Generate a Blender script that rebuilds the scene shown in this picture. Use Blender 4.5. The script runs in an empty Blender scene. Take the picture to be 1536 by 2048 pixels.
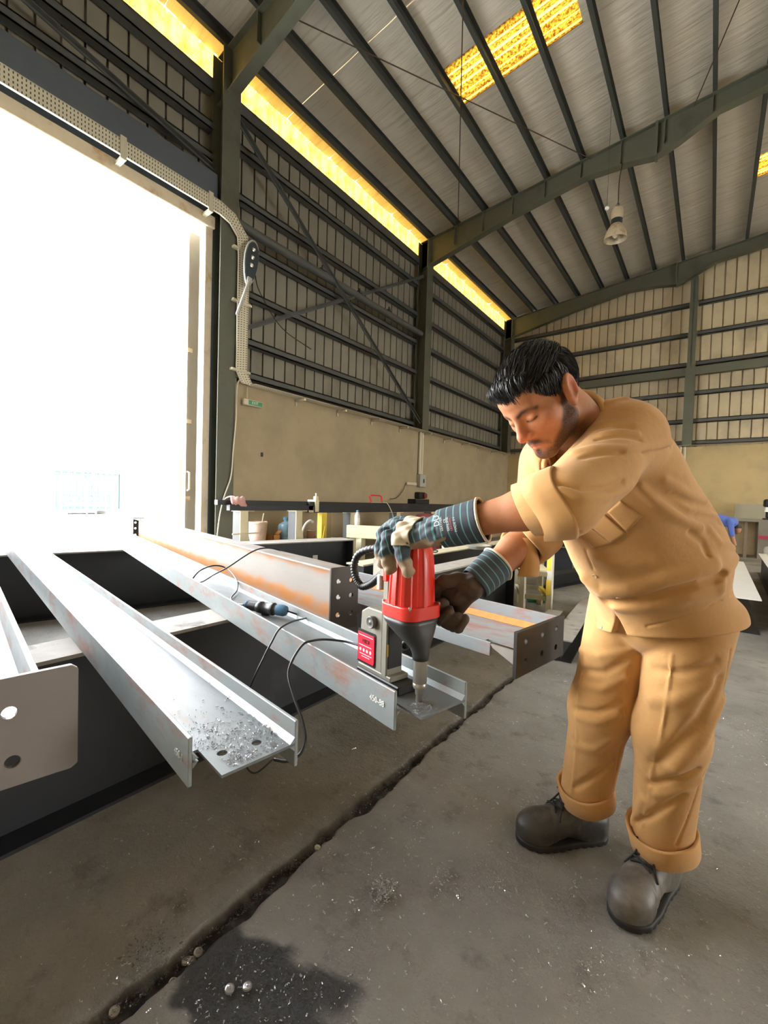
import bpy, bmesh, math, random
import numpy as np
from mathutils import Vector, Matrix
random.seed(7); rng = np.random.default_rng(7)
SC = bpy.context.scene
COL = SC.collection
# ---------------------------------------------------------------- camera
YAW, PITCH, ROLL, FPX = 0.650625, 0.0286369, 0.029984, 860.35
def _cam():
    cy, sy = math.cos(YAW), math.sin(YAW)
    F = Vector((-sy, cy, 0)); R = Vector((cy, sy, 0)); U = Vector((0, 0, 1))
    F2 = F*math.cos(PITCH) - U*math.sin(PITCH); U2 = U*math.cos(PITCH) + F*math.sin(PITCH)
    R3 = R*math.cos(ROLL) + U2*math.sin(ROLL); U3 = U2*math.cos(ROLL) - R*math.sin(ROLL)
    cd = bpy.data.cameras.new('camera'); c = bpy.data.objects.new('camera', cd); COL.objects.link(c)
    m = Matrix((R3, U3, -F2)).transposed().to_4x4(); m.translation = (0, 0, 1.2)
    c.matrix_world = m
    cd.sensor_fit = 'VERTICAL'; cd.sensor_height = 36; cd.lens = 36*FPX/2048
    cd.clip_start = .02; cd.clip_end = 400
    SC.camera = c
_cam()
# ---------------------------------------------------------------- light
def _light():
    w = bpy.data.worlds.new('sky'); SC.world = w; w.use_nodes = True
    nt = w.node_tree; bg = nt.nodes['Background']
    tc = nt.nodes.new('ShaderNodeTexCoord'); sp = nt.nodes.new('ShaderNodeSeparateXYZ')
    rp = nt.nodes.new('ShaderNodeValToRGB')
    nt.links.new(tc.outputs['Generated'], sp.inputs[0]); nt.links.new(sp.outputs[2], rp.inputs[0])
    rp.color_ramp.elements[0].color = (1, .97, .92, 1); rp.color_ramp.elements[1].color = (.72, .84, 1, 1)
    nt.links.new(rp.outputs[0], bg.inputs[0])
    bg.inputs[1].default_value = SKY
    s = bpy.data.lights.new('sun', 'SUN'); s.energy = SUN; s.angle = .01; s.color = (1, .95, .86)
    so = bpy.data.objects.new('sun', s); COL.objects.link(so); so.location = (10, -10, 30)
    so.rotation_euler = Vector((-.35, .62, -1.35)).to_track_quat('-Z', 'Y').to_euler()
SKY, SUN = 9.0, 9.0
_light()
SC.view_settings.view_transform = 'Standard'; SC.view_settings.look = 'None'
SC.view_settings.gamma = 1; SC.view_settings.use_curve_mapping = False
SC.view_settings.exposure = 1.45
SC.cycles.max_bounces = 10; SC.cycles.diffuse_bounces = 6
# ---------------------------------------------------------------- helpers
WLOC = {}
def tag(o, label=None, cat=None, group=None, kind=None):
    if label: o['label'] = label
    if cat: o['category'] = cat
    if group: o['group'] = group
    if kind: o['kind'] = kind
    return o
def thing(name, label, cat, loc=(0, 0, 0), group=None, kind=None):
    o = bpy.data.objects.new(name, None); COL.objects.link(o); o.location = loc; o.empty_display_size = .1
    WLOC[o] = Vector(loc); return tag(o, label, cat, group, kind)
def link(name, me, parent=None, loc=None):
    o = bpy.data.objects.new(name, me); COL.objects.link(o)
    if parent is not None: o.parent = parent
    w = Vector(loc) if loc is not None else (WLOC[parent].copy() if parent is not None else Vector((0, 0, 0)))
    o.location = w - WLOC[parent] if parent is not None else w
    WLOC[o] = w; return o
def copy_tree(o, loc, label=None, parent=None):
    c = o.copy(); COL.objects.link(c); c.parent = parent
    d = Vector(loc) - WLOC[o]
    if parent is None: c.location = Vector(loc)
    if label: c['label'] = label
    WLOC[c] = WLOC[o] + d
    for ch in list(o.children): copy_tree(ch, WLOC[ch] + d, None, c)
    return c
def rotz(a): return Matrix.Rotation(a, 3, 'Z')
def frame(d, up=(0, 0, 1)):
    d = Vector(d).normalized(); up = Vector(up)
    if abs(d.dot(up)) > .98: up = Vector((1, 0, 0))
    s = d.cross(up).normalized(); u = s.cross(d).normalized(); return s, u, d
class MB:
    def __init__(s): s.v = []; s.f = []
    def add(s, vs, fs):
        n = len(s.v); s.v += [tuple(p) for p in vs]; s.f += [tuple(i + n for i in f) for f in fs]; return s
    def box(s, a, b, R=None, c=None):
        x0, y0, z0 = a; x1, y1, z1 = b
        vs = [Vector(p) for p in ((x0, y0, z0), (x1, y0, z0), (x1, y1, z0), (x0, y1, z0), (x0, y0, z1), (x1, y0, z1), (x1, y1, z1), (x0, y1, z1))]
        if R is not None:
            c = Vector(c) if c is not None else Vector((0, 0, 0)); vs = [R @ p + c for p in vs]
        return s.add(vs, [(3, 2, 1, 0), (4, 5, 6, 7), (0, 1, 5, 4), (1, 2, 6, 5), (2, 3, 7, 6), (3, 0, 4, 7)])
    def bar(s, p, q, w, h, up=(0, 0, 1)):           # rectangular bar from p to q
        p = Vector(p); q = Vector(q); a, u, d = frame(q - p, up); L = (q - p).length
        vs = [p + a*x*w/2 + u*y*h/2 + d*t for t in (0, L) for x, y in ((-1, -1), (1, -1), (1, 1), (-1, 1))]
        return s.add(vs, [(3, 2, 1, 0), (4, 5, 6, 7), (0, 1, 5, 4), (1, 2, 6, 5), (2, 3, 7, 6), (3, 0, 4, 7)])
    def prism(s, poly, O, U, V, W):                  # polygon (u,v) extruded along vector W
        O, U, V, W = map(Vector, (O, U, V, W)); n = len(poly)
        a = [O + U*x + V*y for x, y in poly]; b = [p + W for p in a]
        fs = [tuple(range(n))[::-1], tuple(range(n, 2*n))] + [(i, (i + 1) % n, n + (i + 1) % n, n + i) for i in range(n)]
        return s.add(a + b, fs)
    def tube(s, pts, r, n=8, cap=True):
        pts = [Vector(p) for p in pts]; m = len(pts); rs = r if hasattr(r, '__len__') else [r]*m
        T = [(pts[min(i + 1, m - 1)] - pts[max(i - 1, 0)]).normalized() for i in range(m)]
        a, u, _ = frame(T[0]); vs = []
        for i in range(m):
            a = (a - T[i]*a.dot(T[i])).normalized(); u = T[i].cross(a)
            vs += [pts[i] + (a*math.cos(t) + u*math.sin(t))*rs[i] for t in [2*math.pi*k/n for k in range(n)]]
        fs = [(i*n + k, i*n + (k + 1) % n, (i + 1)*n + (k + 1) % n, (i + 1)*n + k) for i in range(m - 1) for k in range(n)]
        if cap: fs += [tuple(range(n))[::-1], tuple(range((m - 1)*n, m*n))]
        return s.add(vs, fs)
    def cyl(s, p, q, r, n=16, r2=None): return s.tube([p, q], [r, r if r2 is None else r2], n)
    def lathe(s, prof, c=(0, 0, 0), axis=(0, 0, 1), n=24, cap=True):
        a, u, d = frame(axis, (0, 1, 0)); c = Vector(c); m = len(prof)
        vs = [c + d*z + (a*math.cos(t) + u*math.sin(t))*r for r, z in prof for t in [2*math.pi*k/n for k in range(n)]]
        fs = [(i*n + k, i*n + (k + 1) % n, (i + 1)*n + (k + 1) % n, (i + 1)*n + k) for i in range(m - 1) for k in range(n)]
        if cap: fs += [tuple(range(n))[::-1], tuple(range((m - 1)*n, m*n))]
        return s.add(vs, fs)
    def ell(s, c, r, n=12, m=8, R=None):
        c = Vector(c); r = r if hasattr(r, '__len__') else (r, r, r); vs = []
        for i in range(m + 1):
            p = math.pi*i/m
            for k in range(n):
                t = 2*math.pi*k/n; q = Vector((math.sin(p)*math.cos(t)*r[0], math.sin(p)*math.sin(t)*r[1], -math.cos(p)*r[2]))
                vs.append(c + (R @ q if R is not None else q))
        fs = [(i*n + k, i*n + (k + 1) % n, (i + 1)*n + (k + 1) % n, (i + 1)*n + k) for i in range(m) for k in range(n)]
        return s.add(vs, fs)
    def mesh(s, name, mat, off=(0, 0, 0), smooth=False):
        me = bpy.data.meshes.new(name); o = Vector(off)
        me.from_pydata([tuple(Vector(p) - o) for p in s.v], [], s.f)
        me.materials.append(mat)
        bm = bmesh.new(); bm.from_mesh(me); bmesh.ops.recalc_face_normals(bm, faces=bm.faces); bm.to_mesh(me); bm.free()
        if smooth:
            me.polygons.foreach_set('use_smooth', [True]*len(me.polygons))
            if smooth != 'all':
                try: me.set_sharp_from_angle(angle=math.radians(40 if smooth is True else smooth))
                except Exception: pass
        me.update(); return me
    def build(s, name, mat, parent=None, smooth=False, bevel=0, loc=None, seg=1):
        w = Vector(loc) if loc is not None else (WLOC[parent] if parent is not None else Vector((0, 0, 0)))
        o = link(name, s.mesh(name, mat, w, smooth), parent, w)
        if bevel:
            b = o.modifiers.new('bevel', 'BEVEL'); b.width = bevel; b.segments = seg; b.limit_method = 'ANGLE'; b.angle_limit = .6
        return o
def npmesh(name, V, F, mat, parent=None, smooth=True, loc=None, cols=None):
    w = Vector(loc) if loc is not None else (WLOC[parent] if parent is not None else Vector((0, 0, 0)))
    me = bpy.data.meshes.new(name); V = np.asarray(V, np.float32) - np.array(w, np.float32); F = np.asarray(F, np.int32)
    me.vertices.add(len(V)); me.vertices.foreach_set('co', V.ravel())
    k = F.shape[1]; me.loops.add(F.size); me.loops.foreach_set('vertex_index', F.ravel())
    me.polygons.add(len(F)); me.polygons.foreach_set('loop_start', np.arange(0, F.size, k, dtype=np.int32))
    me.polygons.foreach_set('loop_total', np.full(len(F), k, np.int32)); me.update(calc_edges=True); me.validate()
    if smooth: me.polygons.foreach_set('use_smooth', np.ones(len(me.polygons), bool))
    for nm, c in (cols or {}).items():
        at = me.color_attributes.new(nm, 'FLOAT_COLOR', 'POINT'); c = np.asarray(c, np.float32)
        if c.ndim == 1: c = np.stack([c, c, c], 1)
        at.data.foreach_set('color', np.concatenate([c, np.ones((len(c), 1), np.float32)], 1).ravel())
    me.materials.append(mat)
    return link(name, me, parent, w)
def catmull(pts, n=8):
    P = [Vector(p) for p in pts]; P = [P[0]*2 - P[1]] + P + [P[-1]*2 - P[-2]]; out = []
    for i in range(1, len(P) - 2):
        a, b, c, d = P[i-1:i+3]
        for k in range(n):
            t = k/n; out.append(.5*((2*b) + (c - a)*t + (2*a - 5*b + 4*c - d)*t*t + (3*b - a - 3*c + d)*t**3))
    return out + [P[-2]]
# ---------------------------------------------------------------- materials
MATS = {}
class NT:
    def __init__(s, name):
        s.m = bpy.data.materials.new(name); s.m.use_nodes = True; s.t = s.m.node_tree; s.b = s.t.nodes['Principled BSDF']; s.co = None
    def n(s, ty, **kw):
        x = s.t.nodes.new(ty)
        for k, v in kw.items(): setattr(x, k, v)
        return x
    def l(s, a, b): s.t.links.new(a, b)
    def coord(s, scale=(1, 1, 1)):
        tc = s.n('ShaderNodeTexCoord'); mp = s.n('ShaderNodeMapping'); mp.inputs['Scale'].default_value = scale
        s.l(tc.outputs['Object'], mp.inputs[0]); return mp.outputs[0]
    def noise(s, scale, detail=4, rough=.6, stretch=(1, 1, 1)):
        x = s.n('ShaderNodeTexNoise'); x.inputs['Scale'].default_value = scale; x.inputs['Detail'].default_value = detail; x.inputs['Roughness'].default_value = rough
        s.l(s.coord(stretch), x.inputs['Vector']); return x.outputs[0]
    def ramp(s, fac, lo, hi, c0=(0, 0, 0), c1=(1, 1, 1)):
        r = s.n('ShaderNodeValToRGB'); e = r.color_ramp.elements; e[0].position = lo; e[1].position = hi
        e[0].color = (*c0, 1); e[1].color = (*c1, 1); s.l(fac, r.inputs[0]); return r.outputs[0]
    def mix(s, fac, a, b, mode='MIX'):
        x = s.n('ShaderNodeMix', data_type='RGBA', blend_type=mode)
        for v, i in ((fac, 0), (a, 6), (b, 7)):
            if isinstance(v, (int, float)): x.inputs[i].default_value = v
            elif isinstance(v, tuple): x.inputs[i].default_value = (*v, 1)
            else: s.l(v, x.inputs[i])
        return x.outputs[2]
    def attr(s, name): return s.n('ShaderNodeAttribute', attribute_name=name).outputs['Color']
    def bump(s, h, strength=.3, dist=.01, prev=None):
        b = s.n('ShaderNodeBump'); b.inputs['Strength'].default_value = strength; b.inputs['Distance'].default_value = dist
        s.l(h, b.inputs['Height'])
        if prev is not None: s.l(prev, b.inputs['Normal'])
        s.l(b.outputs[0], s.b.inputs['Normal']); return b.outputs[0]
    def set(s, col=None, rough=None, metal=None, **kw):
        for v, nm in ((col, 'Base Color'), (rough, 'Roughness'), (metal, 'Metallic')):
            if v is None: continue
            i = s.b.inputs[nm]
            if isinstance(v, tuple): i.default_value = (*v, 1)
            elif isinstance(v, (int, float)): i.default_value = v
            else: s.l(v, i)
        for k, v in kw.items(): s.b.inputs[k].default_value = v
        return s.m
def pm(name, col, rough=.6, metal=0, var=.25, scale=6, bump=.15, bscale=60, stains=(), stretch=(1, 1, 1)):
    """procedural material: colour with noise variation, optional stains [(colour, scale, lo, hi)], fine bump"""
    if name in MATS: return MATS[name]
    t = NT(name); d = tuple(c*(1 - var) for c in col); h = tuple(min(1, c*(1 + var)) for c in col)
    c = t.mix(t.noise(scale, 5, .6, stretch), d, h)
    for sc, ss, lo, hi in stains: c = t.mix(t.ramp(t.noise(ss, 6, .65), lo, hi), c, sc)
    if bump: t.bump(t.noise(bscale, 4), bump, .004)
    MATS[name] = t.set(c, rough, metal); return MATS[name]
# ================================================================ the hall
FR = (3.82, 9.6, 15.4)                       # portal frames along the hall
def zroof(x, off=0): return 8.531 + .1*min(x, RIDGE) - .1*max(0, x - RIDGE) + off   # underside of the purlins
RIDGE = 3.6; XR = 13.2; YB = -8.0; YE = 15.8; XL = -6.45
M_steel = pm('frame paint green grey', (.10, .105, .075), .55, 0, .2, 3, .1, 90, [((.05, .045, .035), 1.5, .55, .8)])
M_girt = pm('girt paint grey', (.085, .09, .085), .55, 0, .25, 4, .1, 90, [((.10, .06, .04), 2.2, .58, .8)])
M_purlin = pm('purlin paint dark grey', (.05, .055, .05), .5, 0, .2, 4, .05, 90, [((.12, .12, .11), 25, .66, .75)])
M_clad = pm('cladding sheet', (.56, .47, .31), .55, 0, .12, 2.5, .05, 40, [((.25, .21, .15), 1.2, .5, .85)], (1, 1, .3))
M_plaster = pm('plaster cream', (.52, .40, .20), .85, 0, .12, 2, .3, 70, [((.36, .29, .17), 1.1, .45, .8), ((.2, .16, .1), 9, .70, .78)])
M_ceil = None
def _ceil():
    t = NT('ceiling insulation foil'); n1 = t.noise(1.1, 4, .6); n2 = t.noise(3, 4, .7, (.25, 5, 1))
    c = t.mix(n1, (.52, .47, .38), (.70, .65, .56)); c = t.mix(t.ramp(n2, .52, .75), c, (.42, .37, .29))
    w = t.noise(2.2, 3, .6, (.35, 3.2, 1)); t.bump(w, .55, .06)
    return t.set(c, .5)
M_ceil = _ceil()
def _trans(name, c0, c1, ns, lo=.35, hi=.65, rib=None):
    t = NT(name); c = t.mix(t.ramp(t.noise(ns, 6, .7), lo, hi), c0, c1)
    if rib:      # lighter narrow stripes, repeated evenly along the hall
        sp = t.n('ShaderNodeSeparateXYZ'); t.l(t.coord(), sp.inputs[0]); m0 = t.n('ShaderNodeMath', operation='MULTIPLY'); m0.inputs[1].default_value = 7.0; m1 = t.n('ShaderNodeMath', operation='FRACT'); t.l(sp.outputs[1], m0.inputs[0]); t.l(m0.outputs[0], m1.inputs[0])
        c = t.mix(t.ramp(m1.outputs[0], .20, .24, (1, 1, 1), (0, 0, 0)), c, rib)
    tr = t.n('ShaderNodeBsdfTranslucent'); t.l(c, tr.inputs[0])
    mx = t.n('ShaderNodeMixShader'); mx.inputs[0].default_value = .85
    t.set(c, .5); t.l(t.b.outputs[0], mx.inputs[1]); t.l(tr.outputs[0], mx.inputs[2])
    t.l(mx.outputs[0], t.t.nodes['Material Output'].inputs[0]); return t.m
M_eave = _trans('translucent eave sheet', (.13, .055, .004), (.46, .27, .042), 5, .32, .55)
M_sky = _trans('translucent roof sheet', (.030, .009, .0007), (.13, .062, .005), 26, .42, .58, rib=(.30, .19, .028))

def _floor():
    # near floor: fine grid with the joint running along the hall; beyond: flat slab
    t = NT('concrete floor')
    n1 = t.noise(1.3, 6, .62); n2 = t.noise(7, 6, .7); n3 = t.noise(60, 5, .7)
    c = t.mix(t.ramp(n1, .3, .72), (.185, .168, .146), (.38, .352, .312))
    c = t.mix(t.ramp(n2, .55, .8), c, (.12, .10, .084))
    c = t.mix(t.ramp(n3, .62, .8), c, (.52, .48, .42))
    at = t.attr('dirt'); sp = t.n('ShaderNodeSeparateColor'); t.l(at, sp.inputs[0])
    c = t.mix(sp.outputs[0], c, (.028, .022, .02))
    oil = sp.outputs[1]; c = t.mix(oil, c, (.022, .021, .022))
    r = t.mix(oil, t.ramp(n2, .2, .8, (.62,)*3, (.85,)*3), (.30, .30, .30))
    b = t.bump(n3, .8, .010); b = t.bump(t.noise(24, 6, .75), .9, .020, b)
    t.set(c, r); return t.m
M_floor = _floor()
def vnoise(x, y, s):
    # cheap smooth value noise
    xi = np.floor(x*s).astype(int); yi = np.floor(y*s).astype(int); fx = x*s - xi; fy = y*s - yi
    fx = fx*fx*(3 - 2*fx); fy = fy*fy*(3 - 2*fy)
    h = lambda a, b: (np.sin(a*127.1 + b*311.7)*43758.5453) % 1
    return (h(xi, yi)*(1 - fx) + h(xi + 1, yi)*fx)*(1 - fy) + (h(xi, yi + 1)*(1 - fx) + h(xi + 1, yi + 1)*fx)*fy
def crack_x(y): return -1.045 + .02*(vnoise(y, y*0 + 3, 3.1) - .5) + .014*(vnoise(y, y*0 + 9, 11) - .5) + .007*(vnoise(y, y*0 + 2, 37) - .5)
def crack_w(y): return np.clip(.034 - .006*(y - .4), .014, .04)*(.45 + .6*vnoise(y, y*0 + 5, 6) + .55*vnoise(y, y*0 + 8, 23))
def build_floor():
    near = np.arange(-1.25, -.85, .006); xs = np.concatenate([np.arange(-3.2, -1.25, .05), near, np.arange(-.85, 1.6, .05)])
    ys = np.concatenate([np.arange(.1, 2.4, .011), np.arange(2.4, 5.0, .03)])
    X, Y = np.meshgrid(xs, ys, indexing='ij')
    d = np.abs(X - crack_x(Y)); w = crack_w(Y)
    prof = np.clip(1 - d/(w*1.15), 0, 1); k = np.clip(prof*2.2, 0, 1)
    Z = .004*(vnoise(X, Y, 6) - .5) + .003*(vnoise(X, Y, 19) - .5)
    lip = np.exp(-((d - w*1.3)/.015)**2)*.004
    Z = Z*(1 - k) - k*(.024 + .016*vnoise(X, Y, 60)) + lip*(X > -1.05)
    ed = np.minimum.reduce([X - xs[0], xs[-1] - X, Y - ys[0], ys[-1] - Y]); Z = np.where(ed < .08, Z*np.clip(ed/.08, 0, 1), Z)
    Z -= .0
    nx, ny = X.shape; idx = np.arange(nx*ny).reshape(nx, ny)
    F = np.stack([idx[:-1, :-1], idx[1:, :-1], idx[1:, 1:], idx[:-1, 1:]], -1).reshape(-1, 4)
    V = np.stack([X, Y, Z], -1).reshape(-1, 3)
    # dirt in the joint, oil on the slab
    dirt = np.clip(k*1.1*(.55 + .6*vnoise(X, Y, 45)), 0, 1)
    dirt = np.maximum(dirt, .5*np.exp(-(d/.06)**2)*vnoise(X, Y, 17))
    ox, oy = -.78, .62
    rr = np.hypot((X - ox)/.20, (Y - oy)/.155) + .75*(vnoise(X, Y, 9) - .5) + .35*(vnoise(X, Y, 24) - .5)
    oil = np.clip((1.05 - rr)/.14, 0, 1)*.93
    cols = np.stack([dirt, oil, oil*0], -1).reshape(-1, 3)
    fl = npmesh('floor', V, F, M_floor, None, True, cols={'dirt': cols}); fl['kind'] = 'structure'
    # rest of the slab around the near part
    m = MB(); x0, x1, y0, y1 = xs[0], xs[-1], ys[0], ys[-1]
    for a, b, c, e in ((-6.9, x0, YB, YE), (x1, XR, YB, YE), (x0, x1, YB, y0), (x0, x1, y1, YE)):
        m.add([(a, c, 0), (b, c, 0), (b, e, 0), (a, e, 0)], [(0, 1, 2, 3)])
    o = m.build('slab', M_floor, fl)
    m2 = MB().box((-6.9, YB, -.3), (XR, YE, -.05)); m2.build('subfloor', M_floor, fl)
build_floor()

# ---- rafters and columns
def rafter_bottom(x):
    pts = [(-6.3, 7.18), (-6.0, 7.27), (-3.9, 7.70), (-2.35, 7.92), (-1.57, 7.87), (-1.12, 7.79), (-.76, 7.90), (-.17, 8.18), (.45, 8.23), (3.6, 8.56)]
    return float(np.interp(x, *zip(*pts)))
def rafter(fr, y, bw=.17):
    m = MB(); xs = [-6.3, -6.0, -5, -3.9, -3.1, -2.35, -1.9, -1.57, -1.12, -.76, -.17, .45, 2, RIDGE]
    top = [(x, zroof(x)) for x in xs]; bot = [(x, rafter_bottom(x)) for x in xs]
    def strip(hi, lo, w):
        for i in range(len(xs) - 1):
            a, b, c, d = hi[i], hi[i+1], lo[i+1], lo[i]
            q = [(a[0], y - w/2, a[1]), (b[0], y - w/2, b[1]), (c[0], y - w/2, c[1]), (d[0], y - w/2, d[1])]
            r = [(p[0], y + w/2, p[2]) for p in q]
            m.add(q + r, [(0, 1, 2, 3), (7, 6, 5, 4), (0, 4, 5, 1), (3, 2, 6, 7), (0, 3, 7, 4), (1, 5, 6, 2)])
    strip(top, [(x, z - .014) for x, z in top], bw); strip([(x, z + .016) for x, z in bot], bot, bw)
    strip([(x, z - .014) for x, z in top], [(x, z + .016) for x, z in bot], .012)
    m.build('rafter', M_steel, fr)
    # right-hand slope of the same frame
    m = MB()
    m.bar((RIDGE, y, zroof(RIDGE) - .18), (XR, y, zroof(XR) - .25), bw, .36, (0, 0, 1)); m.build('rafter', M_steel, fr)
    s = MB(); s.box((-1.13, y - .10, 7.78), (-1.09, y + .10, zroof(-1.1))); s.build('splice_plate', M_steel, fr)
PX = [-6.07, -5.32, -4.58, -3.86, -3.145, -2.42, -1.69, -.97, -.26, .46, 1.18, 1.9, 2.62, 3.34]
frames = []
for i, y in enumerate(FR):
    lab = ('grey green steel portal frame whose column stands beside the open door', 'grey green steel portal frame in mid hall, the high bay lamp hanging on it',
           'grey green steel portal frame set against the corrugated end wall')[i]
    fr = thing('portal_frame', lab, 'steel frame', (-6.2, y, 0)); frames.append(fr)
    m = MB(); zb = 0 if i == 0 else 2.98; w = .15
    m.box((-6.045, y - w, zb), (-6.03, y + w, 7.9)); m.box((-6.33, y - w, zb), (-6.315, y + w, 7.9)); m.box((-6.32, y - .006, zb), (-6.04, y + .006, 7.9))
    m.build('column', M_steel, fr)
    m = MB(); m.box((XR - .45, y - .14, 0), (XR - .2, y + .14, zroof(XR) - .1)); m.build('column', M_steel, fr)
    rafter(fr, y)
    for k, x in enumerate(PX[1:-1]):
        if i < 2:   # web stiffener / fly plates under each purlin
            m = MB(); z1 = zroof(x) - .01; z0 = max(rafter_bottom(x) + .02, z1 - .42)
            m.box((x - .022, y - .075, z0), (x - .012, y - .01, z1 + .12)); m.build('purlin_cleat', M_steel, fr)

# ---- roof: purlins, insulation panels, translucent sheet
ceil = thing('ceiling', None, None, (0, 0, 0), kind='structure')
mP = MB(); zc = [(-.028, 0), (.035, 0), (.035, .008), (-.02, .008), (-.02, .192), (.035, .192), (.035, .2), (-.028, .2)]
base = None
for x in PX + [RIDGE + .5 + .72*k for k in range(13)]:
    if base is None:
        base = MB().prism(zc, (0, 0, 0), (1, 0, 0), (0, 0, 1), (0, YE - YB, 0)).mesh('purlin', M_purlin)
    link('purlin', base, ceil, (x, YB, zroof(x)))
SK = [(6.3, 7.08, -3.83, -1.86), (12.2, 12.98, .5, 2.4), (-2.2, -1.42, -3.83, -1.86)] + [(a, a + .78, 4.3, 12.6) for a in (8.4, 10.3, 12.2, 14.1)]  # last four strips are added out of view to light the end wall
M_skyAdd = _trans('added translucent roof sheet', (.62, .54, .38), (.78, .70, .52), 6)
def panel(y0, y1, x0, x1, nx, mat, name, sag=True, corr=False):
    m = MB(); ny = 18 if corr else 5; xs = np.linspace(x0, x1, nx); ys = np.linspace(y0, y1, ny); vs = []
    for x in xs:
        for j, yy in enumerate(ys):
            z = zroof(x) + .205
            if corr: z += .03*(1 if (j % 4) in (1, 2) else 0)
            elif sag:
                ph = ((x + 6.07) / .72) % 1; z -= .022*math.sin(math.pi*ph)**2*(.6 + .8*random.random())*(1 if 0 < j < ny - 1 else .25)
            vs.append((x, yy, z))
    fs = [(i*ny + j, i*ny + j + 1, (i + 1)*ny + j + 1, (i + 1)*ny + j) for i in range(nx - 1) for j in range(ny - 1)]
    m.add(vs, fs); o = m.build(name, mat, ceil, smooth=not corr and 'all'); return o
ycuts = sorted(set([YB] + [s[0] for s in SK] + [s[1] for s in SK] + [YE]))
edges = []
for a, b in zip(ycuts[:-1], ycuts[1:]):
    n = max(1, round((b - a)/1.05)); edges += [(a + (b - a)*k/n, a + (b - a)*(k + 1)/n) for k in range(n)]
for a, b in edges:
    cut = [s for s in SK if abs(s[0] - a) < .01 and abs(s[1] - b) < .01]
    spans = [(-6.45, RIDGE), (RIDGE, XR)]
    for _, _, c0, c1 in cut:
        new = []
        for s0, s1 in spans:
            if s0 < c0 < s1: new += [(s0, c0), (c1, s1)]
            else: new.append((s0, s1))
        spans = new
        panel(a - .03, b + .03, c0 - .02, c1 + .02, 3, M_skyAdd if c0 > 4 else M_sky, 'translucent_sheet', corr=True)
    for s0, s1 in spans:
        xs_ = [s0, s1]; MB().add([(x_, y_, zroof(x_) + .27) for x_ in xs_ for y_ in (a - .05, b + .05) ] if not cut else [(x_, y_, zroof(x_) + .27) for x_ in xs_ for y_ in (a, b)], [(0, 1, 3, 2)]).build('roof_sheet', M_clad, ceil)
        panel(a, b - .004, s0, s1, max(3, int((s1 - s0)/.24)), M_ceil, 'insulation_panel')
def rod(p, q, r=.009): return MB().tube([p, q], r, 6)
M_rod = pm('rusty rod', (.07, .045, .035), .6, .3, .2, 8, 0)
rod((-5.1, 3.9, zroof(-5.1) - .05), (-2.25, 9.55, zroof(-2.25) - .05)).build('brace_rod', M_rod, ceil)
rod((-2.2, 3.9, zroof(-2.2) - .05), (-5.25, 9.55, zroof(-5.25) - .05)).build('brace_rod', M_rod, ceil)
rod((1.5, 3.9, zroof(1.5) - .05), (-.55, 9.55, zroof(-.55) - .05)).build('brace_rod', M_rod, ceil)

# ---- left wall
wl = thing('wall_left', None, None, (0, 0, 0), kind='structure')
M_plasShade = pm('plaster west shaded', (.40, .325, .205), .85, 0, .10, 2, .3, 70, [((.30, .245, .155), 1.1, .45, .8), ((.2, .16, .1), 9, .72, .78)])  # cream plaster darkened and greyed, the wall's shade put into its colour
MB().box((-6.5, FR[0] + .15, 0), (-6.05, YE, 3.0)).build('masonry_wall', M_plasShade, wl)
MB().box((-6.5, YB, 0), (-6.05, -4.2, 3.0)).build('masonry_wall', M_plaster, wl)
M_cladShade = pm('shaded west cladding sheet', (.25, .23, .185), .55, 0, .12, 2.5, .05, 40, [((.15, .125, .09), 1.2, .5, .85)], (1, 1, .3))  # darker copy of the cladding sheet; backlit shade put into the colour
def sheet_mesh(h, name='cladding_sheet'):          # 1 m wide trapezoidal sheet, ribs into the hall, along +Y
    pr = []
    for k in range(4):
        o = .25*k; pr += [(o, 0), (o + .218, 0), (o + .221, -.06), (o + .247, -.06)]
    pr.append((1.0, 0)); m = MB()
    vs = [(d, yy, z) for z in (0, h) for yy, d in pr]; n = len(pr)
    m.add(vs, [(i, i + 1, n + i + 1, n + i) for i in range(n - 1)]); return m.mesh(name, M_cladShade)
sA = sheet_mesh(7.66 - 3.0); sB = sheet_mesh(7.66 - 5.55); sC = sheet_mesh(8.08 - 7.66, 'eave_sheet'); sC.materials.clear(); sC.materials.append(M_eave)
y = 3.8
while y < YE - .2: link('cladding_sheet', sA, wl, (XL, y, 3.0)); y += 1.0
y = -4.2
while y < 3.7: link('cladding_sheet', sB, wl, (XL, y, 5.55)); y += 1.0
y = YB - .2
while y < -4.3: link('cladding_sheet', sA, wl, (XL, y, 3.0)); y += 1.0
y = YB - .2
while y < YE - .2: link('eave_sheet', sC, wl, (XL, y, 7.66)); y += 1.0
def girt_prof(d=.15, h=.12): return [(0, 0), (d, 0), (d, .018), (.012, .018), (.012, h - .018), (d, h - .018), (d, h), (0, h)]
def girt(y0, y1, z, h=.12, mat=None, x0=-6.42, d=.13, par=None, name='girt'):
    m = MB(); m.box((x0, y0, z), (x0 + d, y1, z + .02)); m.box((x0 + d - .012, y0, z), (x0 + d, y1, z + h)); m.box((x0, y0, z + h - .02), (x0 + d, y1, z + h))
    m.build(name, mat or M_girt, par or wl)
for y0, y1 in ((FR[0] + .15, FR[1] - .15), (FR[1] + .15, FR[2] - .15)):
    for z in (3.16, 3.72, 4.50, 5.27, 5.98, 6.76): girt(y0, y1, z)
    girt(y0, y1, 7.32, .2)
for z in (6.30, 6.76): girt(-4.2, FR[0] - .15, z)
girt(-4.2, FR[0] - .15, 7.32, .2)
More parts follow.
